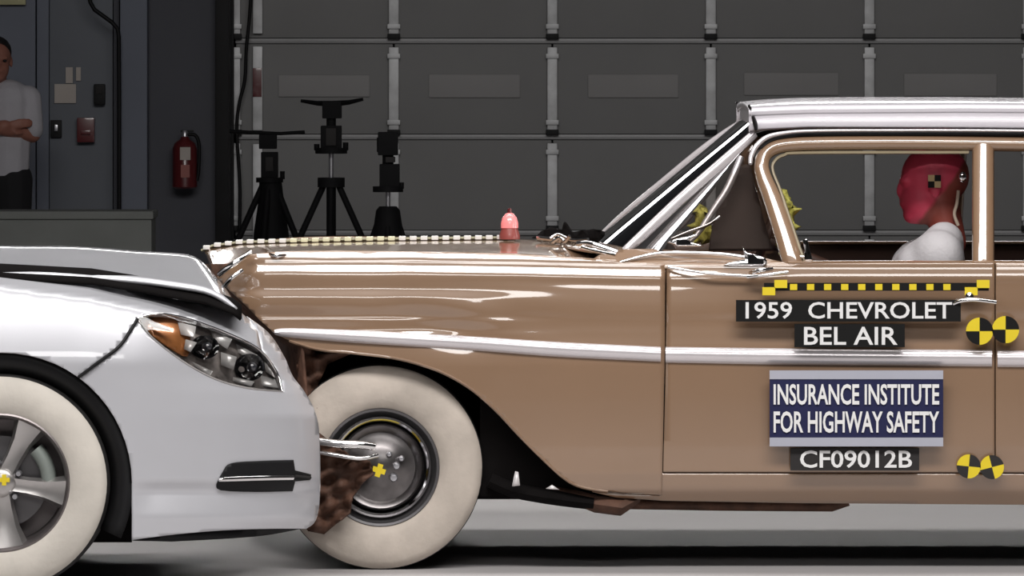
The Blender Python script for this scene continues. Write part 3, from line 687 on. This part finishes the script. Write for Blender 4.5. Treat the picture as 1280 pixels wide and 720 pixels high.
# chrome base trims, modelled glass reflection, wipers, mirror
def chrome_path(name, p, r, rb=None, m=CHROME, dy=0): return sweep(name, [W(*q) for q in cr(p, 5)], r, m, car, rb=rb, n=8)
chrome_path('cowl_trim', [(722, 305, .22), (735, 304, .2), (752, 309, .18), (772, 316, .16)], 0.011)
chrome_path('cowl_trim', [(727, 309, .2), (745, 314, .17), (770, 319, .14)], 0.007)
chrome_path('belt_trim', [(775, 328, .10), (820, 317, .12), (860, 316, .11), (905, 318, .10), (945, 324, .09)], 0.006)
chrome_path('belt_trim', [(835, 334, .06), (880, 341, .03), (920, 344, .03), (945, 345, .03)], 0.005)
sheet('base_trim_and_reflection', cr([(928, 309), (936, 316), (956, 322), (957, 332), (940, 333), (905, 331), (932, 324)], 3), lambda x, y: 0.06, CHROME, car, 6, 0.012)
sheet('base_trim_and_reflection', cr([(833, 303), (850, 297), (874, 293), (862, 301), (880, 308), (850, 308)], 3), lambda x, y: 0.14, CHROME, car, 6, 0.008)  # chrome shape standing in for a white reflection low on the windshield
wp_ = [((690, 303, .7), (700, 297, .68), (706, 302, .66), (712, 295, .64)), ((688, 298, .8), (698, 293, .8), (715, 300, .76), (735, 299, .7))]
for p in wp_: chrome_path('wiper_arm', list(p), 0.006)
chrome_path('wiper_blade', [(672, 297, .9), (690, 299, .86), (700, 301, .84)], 0.008)
# buckled hood flap (dark wedge at the rear edge of the hood)
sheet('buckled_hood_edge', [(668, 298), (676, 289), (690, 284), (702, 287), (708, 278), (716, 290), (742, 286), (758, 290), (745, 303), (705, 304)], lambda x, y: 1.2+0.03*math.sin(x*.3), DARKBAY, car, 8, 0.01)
mp = W(948, 341, .02)
chrome_path('mirror_arm', [(938, 341, .05), (950, 338, .0), (965, 336, .03)], 0.007)
chrome_path('door_spear', [(934, 346, .02), (955, 344, .0), (985, 340, .01)], 0.006)
sheet('vent_latch', [(1003, 300), (1009, 298), (1012, 310), (1016, 326), (1005, 327), (1006, 312)], lambda x, y: 0.10, CHROME, car, 6, 0.01)
chrome_path('vent_sill', [(982, 322, .12), (995, 321, .11), (1008, 321, .11)], 0.006)
# door handle
chrome_path('door_handle', [(1190, 381, .0), (1202, 376, -.02), (1220, 375, -.025), (1245, 378, -.01)], 0.007)
bm = bmesh.new(); ball(bm, W(1212, 371, -.015), (0.016, 0.012, 0.016)); from_bm('handle_button', bm, CHROME, car)
# interior: far door trim, dash, steering wheel, bench seat, foam
wbox('inner_door_trim', 1000, 1560, 333, 560, 0.10, 0.14, INTER); 
a = W(1000, 304, 1.86); b_ = W(1560, 304, 1.86)
box('inner_door_trim', ((a.x+b_.x)/2, 1.85, a.z-0.30), (b_.x-a.x, 0.05, 0.6), INTER, car, 0.01)
box('door_garnish', ((a.x+b_.x)/2, 1.85, a.z+0.002), (b_.x-a.x, 0.06, 0.012), TAN, car, 0.004)
a = W(840, 312, 1.0); b_ = W(935, 300, 1.0)
box('dashboard', ((a.x+b_.x)/2, 1.0, (a.z+b_.z)/2-0.10), (b_.x-a.x, 1.5, 0.20), INTER, car, 0.03)
sheet('inner_pillar_trim', cr([(886, 312), (890, 285), (902, 250), (922, 214), (936, 206), (944, 228), (952, 265), (966, 312)], 3), lambda x, y: 0.26+clamp((330-y)/160)*.12, mat('dark_brown_trim', (0.028, 0.014, 0.010), 0.7), car, 10, 0.02)
sc_ = W(955, 300, 0.55); bm = bmesh.new()
R_ = Matrix.Rotation(math.radians(-68), 3, 'Y')
ring = [sc_+R_ @ Vector((0.0+0.16*math.cos(2*PI*i/32), 0.19*math.sin(2*PI*i/32), 0)) for i in range(33)]
sweep_bm(bm, ring, 0.012, cap=False); sweep_bm(bm, [sc_+R_ @ Vector((-.16, 0, 0)), sc_, sc_+R_ @ Vector((.16, 0, 0))], 0.01); sweep_bm(bm, [sc_, sc_+R_ @ Vector((0, 0, -0.35))], 0.02)
from_bm('steering_wheel', bm, INTER, car)
for (x0, y0, x1, y1, Y, lb) in ((866, 262, 888, 304, .5, 1), (978, 238, 992, 320, .35, 2)):
    p = []; n = 18
    for i in range(n):
        t = 2*PI*i/n; rr = 1+0.18*math.sin(3*t+lb)+0.05*math.sin(7*t)
        p.append(((x0+x1)/2+math.cos(t)*rr*(x1-x0)/2, (y0+y1)/2+math.sin(t)*rr*(y1-y0)/2))
    sheet('foam_padding', p, lambda x, y, Y=Y: Y+0.03*math.sin(x*.4)*math.cos(y*.3), FOAM, car, 5, 0.03, label='yellow green foam padding inside the cabin')
bm = bmesh.new(); box_bm(bm, W(1190, 485, 1.0), (0.55, 1.5, 0.15), None, 0.05); from_bm('bench_seat', bm, INTER, car)
bm = bmesh.new(); box_bm(bm, W(1296, 418, 1.0), (0.14, 1.5, 0.46), Matrix.Rotation(0.15, 3, 'Y'), 0.05); from_bm('seat_back', bm, INTER, car)
wbox('cabin_floor', 840, 1560, 500, 520, .15, 1.85, INTER)
wbox('rear_bulkhead', 1555, 1562, 335, 620, .12, 1.88, INTER)
# placards and targets
def placard(name, x0, x1, y0, y1, m, Y=0.0, th=0.004, label=None):
    o = slab(name, x0, x1, y0, y1, Y-th, th, m, car, 0.0, label); o['origin'] = (0, 0, 0); return o
def sub(o, parent):
    M = o.matrix_world.copy(); o.parent = parent; o.matrix_parent_inverse = Matrix.Identity(4); return o
def put(child, parent):
    child.parent = parent; child.matrix_parent_inverse = Matrix.Identity(4); return child
YB = -0.006
p = placard('name_placard', 920, 1201, 375, 402, BLK, YB, label='black placard reading 1959 CHEVROLET')
text('lettering', '1959  CHEVROLET', 932, 1190, 377.5, 398.5, YB-0.006, LETTER, p, 0.012)
p = placard('name_placard', 993, 1131, 405, 434, BLK, YB-.004, label='black placard reading BEL AIR')
text('lettering', 'BEL AIR', 1005, 1122, 408.5, 431, YB-0.010, LETTER, p, 0.012)
p = placard('institute_placard', 962, 1179, 463, 558, NAVY, YB, label='navy placard reading INSURANCE INSTITUTE FOR HIGHWAY SAFETY')
put(slab('border_band', 962, 1179, 463, 474, YB-.007, .003, LBAND, car), p); put(slab('border_band', 962, 1179, 547, 558, YB-.007, .003, LBAND, car), p)
text('lettering', 'INSURANCE INSTITUTE', 967, 1174, 480, 506, YB-0.008, LETTER, p, 0.020)
text('lettering', 'FOR HIGHWAY SAFETY', 967, 1174, 514, 541, YB-0.008, LETTER, p, 0.020)
p = placard('number_placard', 988, 1149, 560, 588, GRYV, .015, label='charcoal placard reading CF09012B')
text('lettering', 'CF09012B', 1000, 1140, 563, 585, .009, LETTER, p, 0.014)
def quad_target(cx, cy, r, Y, rot=0.0, dark=BLK, name='target_marker', sx=1.0):
    bm = bmesh.new(); c = bm.verts.new(W(cx, cy, Y)); n = 32; vs_ = []
    for i in range(n):
        t = 2*PI*i/n+rot; vs_.append(bm.verts.new(W(cx+r*sx*math.cos(t), cy-r*math.sin(t), Y)))
    for i in range(n):
        f = bm.faces.new((c, vs_[i], vs_[(i+1) % n])); f.material_index = (i*4//n) % 2
    o = from_bm(name, bm, None, car, False, recalc=False); o.data.materials.append(dark); o.data.materials.append(YEL)
    s = o.modifiers.new('t', 'SOLIDIFY'); s.thickness = 0.004; s.offset = -1
    return o
quad_target(1224.5, 414, 17, YB-.004, 0.0); quad_target(1257, 412, 17, YB-.004, 0.0)
quad_target(1211, 583, 15, .012, PI/2*0-0.1, GRYV); quad_target(1240, 584, 15, .012, 0.25, GRYV)
tp = slab('scale_tape', 955, 1236, 353.5, 363.5, YB+.008, .004, BLK, car, 0, label='black and yellow checked scale tape along the door')
for i in range(10):
    x = 992+i*21.3
    if x < 1206: put(slab('tape_square', x-4.5, x+4.5, 355, 362.5, YB+.003, .003, YEL, car), tp)
for cx in (969, 1222):
    for i, (dx, dy) in enumerate(((-8, 5), (7, -4))): put(slab('tape_square', cx+dx-8, cx+dx+8, 359+dy-5, 359+dy+5, YB+.001, .004, YEL, car), tp)
# bead-like scale tape along the hood crown
ht = thing('hood_scale', None, None, (0, YC, 0)); 
bpy.data.objects.remove(ht)
hx = [258+i*13.6 for i in range(29)]
TAPEY = mat('cream_tape', (0.80, 0.78, 0.55), 0.35); TAPEW = mat('white_tape', (0.85, 0.83, 0.80), 0.35)
tb = sweep('hood_tape', [W(x, lerp(x, [250, 262, 300, 450, 640], [314.5, 308, 303, 299.2, 297.2]), 1.0) for x in range(252, 645, 14)], 0.006, mat('gold_tape', (0.30, 0.28, 0.19), 0.6), car, rb=0.03, side=(0, 1, 0), label='pale dotted scale tape along the hood crown')
for i, x in enumerate(hx):
    y = lerp(x, [250, 262, 300, 450, 640], [313.5, 307, 302, 298.2, 296.2])
    put(slab('tape_square', x-4.3, x+4.3, y-2.0, y+2.8, 0.965, .07, TAPEY if 8 <= i <= 17 else TAPEW, car, 0.003), tb)

# ---------------------------------------------------------------- red lamp on the hood
lb = W(637, 299.0, 0.9); lamp = thing('flash_lamp', 'red flash lamp with a bright dome standing on the tan hood', 'lamp', lb)
kk = (CD+.9)/F
lathe('lamp_base', [(0, 0.0), (13*kk, 0.0), (13*kk, 5*kk), (10*kk, 14*kk), (0, 14*kk)], lb, REDB, lamp, 'Z', 24)
lathe('lamp_dome', [(11*kk, 14*kk), (11*kk, 20*kk), (9*kk, 27*kk), (5*kk, 32*kk), (0, 34*kk)], lb, REDL, lamp, 'Z', 24)
lathe('lamp_tip', [(3*kk, 33*kk), (2.5*kk, 38*kk), (0, 39*kk)], lb, REDP, lamp, 'Z', 12)

# ================================================================== crash dummy
db = W(1178, 445, 0.55)
du = thing('crash_dummy', 'crash test dummy with crimson face and white shirt inside the tan car', 'dummy', db)
hcen = W(1164, 232, 0.55)
bm = bmesh.new()
g, R = head_bm(bm, hcen, (-1, 0, -0.0), 0.285)
nk = W(1183, 292, .55)
limb(bm, nk+Vector((0.01, 0, -0.03)), 0.062, hcen+Vector((0.03, 0, -0.03)), 0.062)
ch = W(1158, 362, .55); pel = W(1190, 420, .55)
for q in (-0.09, 0.09):
    limb(bm, ch+Vector((0, q, 0.04)), 0.12, pel+Vector((0, q*0.8, 0)), 0.12)
for q in (-1, 1):
    S = W(1176, 318, .55)+Vector((0, q*0.19, -0.02)); E = W(1080, 395, .55)+Vector((0, q*0.20, 0)); H = W(1020, 352, .55)+Vector((0, q*0.15, 0))
    limb(bm, S, 0.055, E, 0.045); limb(bm, E, 0.043, H, 0.03); hand_bm(bm, H, (-1, 0, 0.2), (0, 0, 1), (0, -q, 0), 0.17, 0.6)
    K = W(1010, 405, .55)+Vector((0, q*0.12, 0)); A = W(950, 472, .55)+Vector((0, q*0.12, 0))
    limb(bm, pel+Vector((0, q*0.09, 0)), 0.085, K, 0.06); limb(bm, K, 0.058, A, 0.042); limb(bm, A, 0.042, A+Vector((-0.18, 0, 0.02)), 0.035)
bo = remesh(from_bm('body', bm, None, du), 0.009, 4)
# skin with a painted face (position based: the front of the head)
dm = bpy.data.materials.new('dummy_skin'); dm.use_nodes = True; nt = dm.node_tree; bs = nt.nodes['Principled BSDF']
tc = nt.nodes.new('ShaderNodeTexCoord'); sx = nt.nodes.new('ShaderNodeSeparateXYZ'); nt.links.new(tc.outputs['Object'], sx.inputs[0])
nz = nt.nodes.new('ShaderNodeTexNoise'); nz.inputs['Scale'].default_value = 9; nt.links.new(tc.outputs['Object'], nz.inputs['Vector'])
m1 = nt.nodes.new('ShaderNodeMath'); m1.operation = 'MULTIPLY_ADD'; m1.inputs[1].default_value = -0.75; nt.links.new(sx.outputs['Z'], m1.inputs[0]); nt.links.new(sx.outputs['X'], m1.inputs[2])
m2 = nt.nodes.new('ShaderNodeMath'); m2.operation = 'MULTIPLY_ADD'; m2.inputs[1].default_value = 0.05; nt.links.new(nz.outputs['Fac'], m2.inputs[0]); nt.links.new(m1.outputs[0], m2.inputs[2])
thr = (hcen.x+0.035)-0.75*(hcen.z-0.02)+0.025
rp = nt.nodes.new('ShaderNodeMapRange'); rp.inputs['From Min'].default_value = thr-0.008; rp.inputs['From Max'].default_value = thr+0.008; nt.links.new(m2.outputs[0], rp.inputs['Value'])
mx = nt.nodes.new('ShaderNodeMix'); mx.data_type = 'RGBA'; mx.inputs['A'].default_value = (0.66, 0.06, 0.115, 1); mx.inputs['B'].default_value = (0.24, 0.05, 0.035, 1)
nt.links.new(rp.outputs['Result'], mx.inputs['Factor']); nt.links.new(mx.outputs['Result'], bs.inputs['Base Color']); bs.inputs['Roughness'].default_value = 0.5
bo.data.materials.append(dm)
bm = bmesh.new()
for q in (-0.085, 0.085): limb(bm, ch+Vector((0, q, 0.05)), 0.132, pel+Vector((0, q, 0.06)), 0.13)
limb(bm, W(1172, 320, .36), 0.095, W(1172, 320, .74), 0.095)
limb(bm, W(1150, 335, .40), 0.09, W(1150, 335, .70), 0.09)
limb(bm, W(1180, 302, .46), 0.072, W(1180, 302, .64), 0.072)
for q in (-1, 1):
    S = W(1176, 322, .55)+Vector((0, q*0.19, -0.01)); E = W(1080, 395, .55)+Vector((0, q*0.20, 0)); limb(bm, S, 0.075, S.lerp(E, 0.6), 0.064)
remesh(from_bm('shirt', bm, SHIRT, du), 0.011, 22)
em = g(0.02, -0.37, 0.06) if (R @ Vector((0, -1, 0))).y < 0 else g(0.02, 0.37, 0.06)
for dx, dz, m in ((-0.011, 0.011, YEL), (0.011, -0.011, YEL), (0.011, 0.011, BLK), (-0.011, -0.011, BLK)):
    box('target_marker', em+Vector((dx+0.01, -0.012, dz)), (0.022, 0.006, 0.022), m if m is BLK else mat('dim_yellow', (0.55, 0.40, 0.20), 0.6), du)
bm = bmesh.new(); ball(bm, W(1203, 221, .46), (0.014, 0.008, 0.020), None, 12, 8); from_bm('skull_bolt', bm, CHROME, du)
sweep('head_cable', [W(x, y, .47) for x, y in cr([(1198, 238), (1196, 255), (1193, 268), (1198, 282)], 4)], 0.006, mat('tan_cable', (0.45, 0.36, 0.28), 0.6), du)

# ================================================================== SILVER SEDAN
MYC = -0.05
sil = thing('silver_sedan', 'silver modern sedan with whitewall tyre striking the tan car', 'car', (-2.4, MYC, 0))
MS = [380, 391, 415, 445, 470, 490, 520, 560, 620, 650, 668]; MX = [296, 302, 335, 355, 366, 381, 397, 401, 401, 396, 384]
CRX = [-420, 0, 114, 199, 256, 319, 340]; CRY = [352, 361, 375, 392, 404, 427, 440]
def ysil(px, py, roll=True):
    xm = lerp(py, MS, MX)+12
    u = clamp((px-90)/(xm-90)); y = -0.95+0.58*(1-math.sqrt(max(0, 1-u*u)))
    pc = lerp(px, CRX, CRY)
    if py < 455: y += 0.085*clamp((455-py)/90)**1.4*(1-0.6*clamp((px-160)/60))
    if py < pc: y += 0.0085*(pc-py)*(1-0.75*clamp((px-270)/40))
    # lower crease of the bumper
    y += 0.02*clamp((py-600)/14)*clamp((px-150)/40) - 0.02*clamp((py-614)/30)*clamp((px-150)/40)
    return y
MAX_, MAY, MAR = 2, 603.5, 163
archM = [(MAX_+MAR*math.sin(t), MAY-MAR*math.cos(t)) for t in [(-90+i*6)*PI/180 for i in range(31)]]
def ptA(i): return archM[i]
iseam = 21                                    # index where the bumper seam meets the arch
a0 = archM[:iseam+1]; a1 = archM[iseam:]
seam = cr([a0[-1], (124, 452), (149, 433), (163, 413), (172, 398.5)], 4)
lamp_top = cr([(172, 398), (188, 393.5), (206, 392.5), (240, 400), (290, 419), (325, 438), (346, 466), (353, 489)], 4)
lamp_bot = cr([(172, 399), (188, 420), (225, 449), (268, 473), (310, 485), (353, 489)], 4)
gaptop = cr([(302, 391), (260, 381), (214, 373), (171, 363), (114, 352), (60, 346), (0, 342), (-100, 338), (-420, 330)], 4)
sil_edge = cr([(302, 391), (335, 415), (355, 445), (366, 470), (381, 490), (396, 520), (400, 560), (400, 620), (395, 650), (383, 661)], 4)
i_split = 5*4
fen = sheet('front_fender', gaptop[::-1]+[(312, 400), (322, 414), (327, 437)]+[p for p in lamp_top[::-1] if p[0] <= 325]+seam[::-1][1:]+a0[::-1][1:]+[(-161, 675), (-250, 675), (-420, 675)], ysil, SILVER, sil, 8, 0.012, ystep=5)
bmp = sheet('front_bumper', a1[::-1]+seam[1:]+lamp_bot[1:]+[p for p in lamp_top[::-1] if 327 < p[0] < 352]+[(328, 436), (323, 414), (313, 400)]+sil_edge[1:]+cr([(383, 661), (340, 661), (280, 663), (220, 668), (165, 675)], 4)[1:]+[(165, 640)], ysil, SILVER, sil, 7, 0.012, ystep=5)
sweep('panel_seam', [W(x, y, ysil(x, y)-0.008) for x, y in seam], 0.006, BLACKP, sil, n=6)
# hood
rows = []
lo = [(-420, 329), (-200, 334), (-60, 339), (0, 340.5), (60, 342), (114, 344.5), (171, 350), (214, 355.5), (256, 361.5), (280, 372), (297, 385)]
up_ = [(-420, 288), (-200, 298), (-60, 303.5), (0, 306.5), (60, 307.5), (114, 309.5), (171, 313), (214, 316), (243, 321), (262, 337), (277, 354)]
L2 = cr(lo, 3); U2 = cr(up_, 3)
for (lx, ly), (ux, uy) in zip(L2, U2):
    N_ = W(lx, ly, -0.70); C_ = W(ux, uy, -0.05); r = []
    for t in [i/10 for i in range(11)]:
        z = N_.z+(C_.z-N_.z)*(0.75*t+0.25*math.sin(t*PI/2)); r.append(Vector((N_.x+(C_.x-N_.x)*t, N_.y+(C_.y-N_.y)*t, z+0.0015*math.sin(lx*0.04+t*4))))
    far = [Vector((v.x-0.40*(1-(j/10)**3), 2*MYC-v.y, v.z)) for j, v in enumerate(r[:-1])][::-1]
    rows.append(r+far)
grid('hood', rows, SILVER, sil, 0.014, up=(0, 0, 1))
# black engine bay under the hood gap
rows = [[W(x, y+9, -0.74), W(x, y-8, -0.62), W(x, y-4, 0.0)] for x, y in [(-420, 334), (0, 341), (114, 347), (171, 356), (214, 364), (256, 371), (290, 384), (300, 392)]]
grid('engine_bay', rows, DARKBAY, sil, 0.01)
# far side fender and crushed front face
face = []
for x, y in sil_edge:
    q = W(x-1, y, ysil(x-1, y)); b0 = -1.10-0.02*math.sin(y*0.1)
    zt = 0
    face.append([q, Vector((q.x-0.02, -0.30, q.z)), Vector((q.x-0.12, -0.18, q.z)), Vector((min(q.x-0.22, -0.98), -0.08, q.z)), Vector((-1.16, 0.05, q.z)), Vector((-1.20, 0.4, q.z)), Vector((-1.24, 0.80, q.z))])
grid('crushed_fascia', face, SILVER, sil, 0.0)
ff = [[Vector((W(x, 0, -0.95).x, 0.84, z)) for x in (-420, -300, -160, 0, 120, 190)] for z in (0.12, 0.35, 0.7, 0.95)]
grid('far_flank', ff, SILVER, sil, 0.01)
# wheel well
lin = [[W(x, y, -0.93+d) for x, y in archM] for d in (0.0, 0.25)]
grid('wheel_arch_liner', lin, DARKBAY, sil, 0.004)
wl = [(MAX_+r*math.sin(t), MAY-r*math.cos(t)) for r, t in [(163, (-90+i*6)*PI/180) for i in range(31)]]
bm = bmesh.new(); vs_ = [bm.verts.new(W(x, y, -0.66)) for x, y in wl+[(165, 678), (-161, 678)]]; bm.faces.new(vs_); from_bm('wheel_well', bm, DARKBAY, sil, False)
rows = [[W(MAX_+r*math.sin(t), MAY-r*math.cos(t), -0.925+dd) for r, dd in ((164, 0), (150, 0.004), (136, 0.05))] for t in [(-95+i*5)*PI/180 for i in range(43)]]
grid('arch_flare', rows[:43], BLACKP, sil, 0.01)
sheet('lower_lip', cr([(166, 676), (220, 667), (300, 660), (382, 658), (340, 668), (290, 673), (215, 677)], 4), lambda x, y: ysil(x, 655)+0.03, BLACKP, sil, 10, 0.02)
bm = bmesh.new(); A_ = [W(x, 640, -0.6) for x in (-420, 330)]
box_bm(bm, (0.5*(A_[0].x+A_[1].x), 0.05, 0.28), (A_[1].x-A_[0].x-0.25, 1.2, 0.16)); from_bm('underbody', bm, DARKBAY, sil, False)
# fog lamp bezel
yb = lambda d: (lambda x, y: ysil(x, y)-d)
sheet('fog_bezel', cr([(271, 606), (279, 590), (290, 579), (330, 576), (367, 575)], 4)+[(369, 588), (389, 593), (388, 600), (369, 602), (366, 614)]+cr([(366, 614), (320, 615), (276, 613), (271, 606)], 3)[1:], yb(0.006), BLACKP, sil, 5, 0.012)
chb = cr([(274, 600, 2.2), (285, 599, 3.2), (330, 597.5, 3.4), (366, 597, 3.2)], 4)
sweep('fog_trim', [W(x, y, ysil(x, y)-0.012) for x, y, h in chb], [h*k for x, y, h in chb], CHROME, sil, rb=0.007, n=8, side=(0, 1, 0))
sweep('fog_trim', [W(x, y, ysil(x, y)-0.010) for x, y in ((369, 595), (378, 596), (388, 597))], 0.005, GRYV, sil, n=6)
# headlight
hl = thing('headlight', None, None, (-2.4, MYC, 0)); bpy.data.objects.remove(hl)
hout = lamp_top+lamp_bot[::-1][1:-1]
hs = sheet('headlight', hout, lambda x, y: ysil(x, y)+0.06, mat('headlight_housing', (0.38, 0.34, 0.32), 0.3, 0.5, 0, 0.6, 25), sil, 6, 0.004, label='headlight housing with amber reflector and chrome bowls')
def hpart(name, o): return put(o, hs)
hpart('r', sheet('amber_reflector', cr([(175, 400), (190, 396), (212, 396), (234, 404), (238, 422), (234, 446), (210, 434), (190, 419)], 3), lambda x, y: ysil(x, y)+0.045, AMBER, sil, 6, 0.004))
def bowl(cx, cy, rx, ry, Y):
    bm = bmesh.new(); n = 24; rings = []
    for j in range(6):
        f = 1-j/5.5; rings.append([bm.verts.new(W(cx+rx*f*math.cos(2*PI*i/n), cy+ry*f*math.sin(2*PI*i/n), Y+0.04*(1-f*f))) for i in range(n)])
    for j in range(5):
        for i in range(n): bm.faces.new((rings[j][i], rings[j][(i+1) % n], rings[j+1][(i+1) % n], rings[j+1][i]))
    bm.faces.new(rings[-1]); return from_bm('reflector_bowl', bm, CHROME, sil)
for cx, cy, rx, ry in ((256, 434, 18, 15), (312, 459, 19, 17)):
    hpart('b', bowl(cx, cy, rx, ry, ysil(cx, cy)+0.008))
    bm = bmesh.new(); ball(bm, W(cx+3, cy, ysil(cx, cy)+0.02), (0.018, 0.018, 0.018), None, 14, 10); hpart('p', from_bm('projector_lens', bm, mat('projector_glass', (0.03, 0.03, 0.035), 0.05, 0, 1), sil))
facets = [((222, 402), (245, 408), (243, 422), (226, 418)), ((232, 424), (246, 428), (238, 440), (230, 436)), ((262, 412), (290, 424), (284, 436), (268, 426)), ((276, 440), (296, 446), (292, 462), (276, 456)), ((240, 452), (266, 464), (262, 470), (244, 458)),
          ((292, 428), (322, 444), (314, 450), (296, 440)), ((322, 468), (344, 474), (348, 485), (326, 482)), ((286, 470), (318, 477), (314, 483), (290, 476)), ((330, 450), (340, 464), (344, 472), (332, 464)), ((186, 402), (210, 408), (214, 414), (190, 409))]
for i, f in enumerate(facets):
    y0_ = max(ysil(*q) for q in f)+0.010; cy = min(q[1] for q in f); sl = random.uniform(0.0009, 0.0014)
    hpart('f', sheet('reflector_facet', f, lambda x, y, y0_=y0_, cy=cy, sl=sl: y0_-sl*(y-cy), mat('satin_reflector', (0.9, 0.88, 0.86), 0.35, 0.4), sil, 30, 0.003))
hpart('l', sheet('lens_cover', hout, lambda x, y: ysil(x, y)-0.002, LENS, sil, 6, 0.0))
ed = cr(lamp_top, 1)
hpart('e', sweep('lamp_bezel', [W(x, y, ysil(x, y)-0.001) for x, y in lamp_top], 0.004, CHROME, sil, n=6))
hpart('e', sweep('lamp_bezel', [W(x, y, ysil(x, y)-0.001) for x, y in lamp_bot], 0.003, RIMS, sil, n=6))
# wheel
R = 0.358; wc = W(MAX_, 603.5, -0.86); wc.z = R+0.0005
lathe('tyre', [(0.22, 0.0), (0.25, -0.03), (0.30, -0.055), (R-0.014, -0.05), (R-0.002, -0.03), (R, 0.0), (R, 0.15), (R-0.014, 0.18), (0.25, 0.18), (0.22, 0.15)], wc, RUBBER, sil, n=72)
lathe('whitewall', [(0.222, -0.034), (0.226, -0.052), (0.245, -0.064), (0.285, -0.070), (0.325, -0.064), (0.345, -0.050), (0.351, -0.036)], wc, WWALL, sil, n=72, label='cream painted tyre sidewall')
lathe('rim_lip', [(0.226, -0.030), (0.229, -0.052), (0.222, -0.056), (0.214, -0.048), (0.208, -0.02), (0.20, 0.10), (0.0, 0.11)], wc, mat('dim_alloy', (0.20, 0.18, 0.18), 0.4, 0.8, 0, 0.1), sil, n=60)
lathe('brake_disc', [(0.15, 0.05), (0.15, 0.03), (0.05, 0.03), (0.05, 0.05)], wc, RIMG, sil, n=40)
for i in range(5):
    a_ = math.radians(63-72*i); d = Vector((math.cos(a_), 0, math.sin(a_))); s = Vector((-d.z, 0, d.x))
    bm = bmesh.new(); sec = []
    for r_, hw, yy in ((0.04, 0.030, -0.035), (0.09, 0.030, -0.030), (0.15, 0.037, -0.036), (0.212, 0.058, -0.048)):
        sec.append([bm.verts.new(wc+d*r_+s*(hw*q)+Vector((0, yy+e, 0))) for q, e in ((-1, 0.03), (-0.7, 0.0), (0, 0.006), (0.7, 0.0), (1, 0.03), (0, 0.045))])
    for j in range(3):
        for q in range(6): bm.faces.new((sec[j][q], sec[j][(q+1) % 6], sec[j+1][(q+1) % 6], sec[j+1][q]))
    bm.faces.new(sec[0]); bm.faces.new(sec[-1][::-1]); autosmooth(from_bm('spoke', bm, RIMS, sil), 35)
lathe('hub', [(0.0, -0.045), (0.032, -0.044), (0.045, -0.036), (0.055, -0.02), (0.055, 0.03)], wc, RIMS, sil, n=30)
for i in range(5):
    a_ = math.radians(27-72*i); lathe('wheel_nut', [(0, -0.046), (0.008, -0.046), (0.010, -0.03), (0.010, 0.0)], wc+Vector((0.065*math.cos(a_), 0, 0.065*math.sin(a_))), STEEL, sil, n=8)
cal = [wc+Vector((0.155*math.cos(t), -0.0, 0.155*math.sin(t))) for t in [math.radians(-5+i*7) for i in range(8)]]
sweep('brake_caliper', cal, 0.026, mat('grey_green_caliper', (0.24, 0.27, 0.25), 0.5, 0.3), sil, rb=0.03, side=(0, 1, 0))
box('target_marker', wc+Vector((0.012, -0.050, 0.010)), (0.036, 0.006, 0.014), YEL, sil); box('target_marker', wc+Vector((0.012, -0.052, 0.010)), (0.014, 0.006, 0.036), YEL, sil)
lathe('tyre', [(0.22, 0.0), (0.30, -0.05), (R, 0.0), (R, 0.15), (0.3, 0.19), (0.22, 0.15)], (wc.x, 0.62, R), RUBBER, sil, n=48)
lathe('axle', [(0, 0.05), (0.035, 0.05), (0.035, 1.55), (0, 1.55)], wc, DARKBAY, sil, n=12)
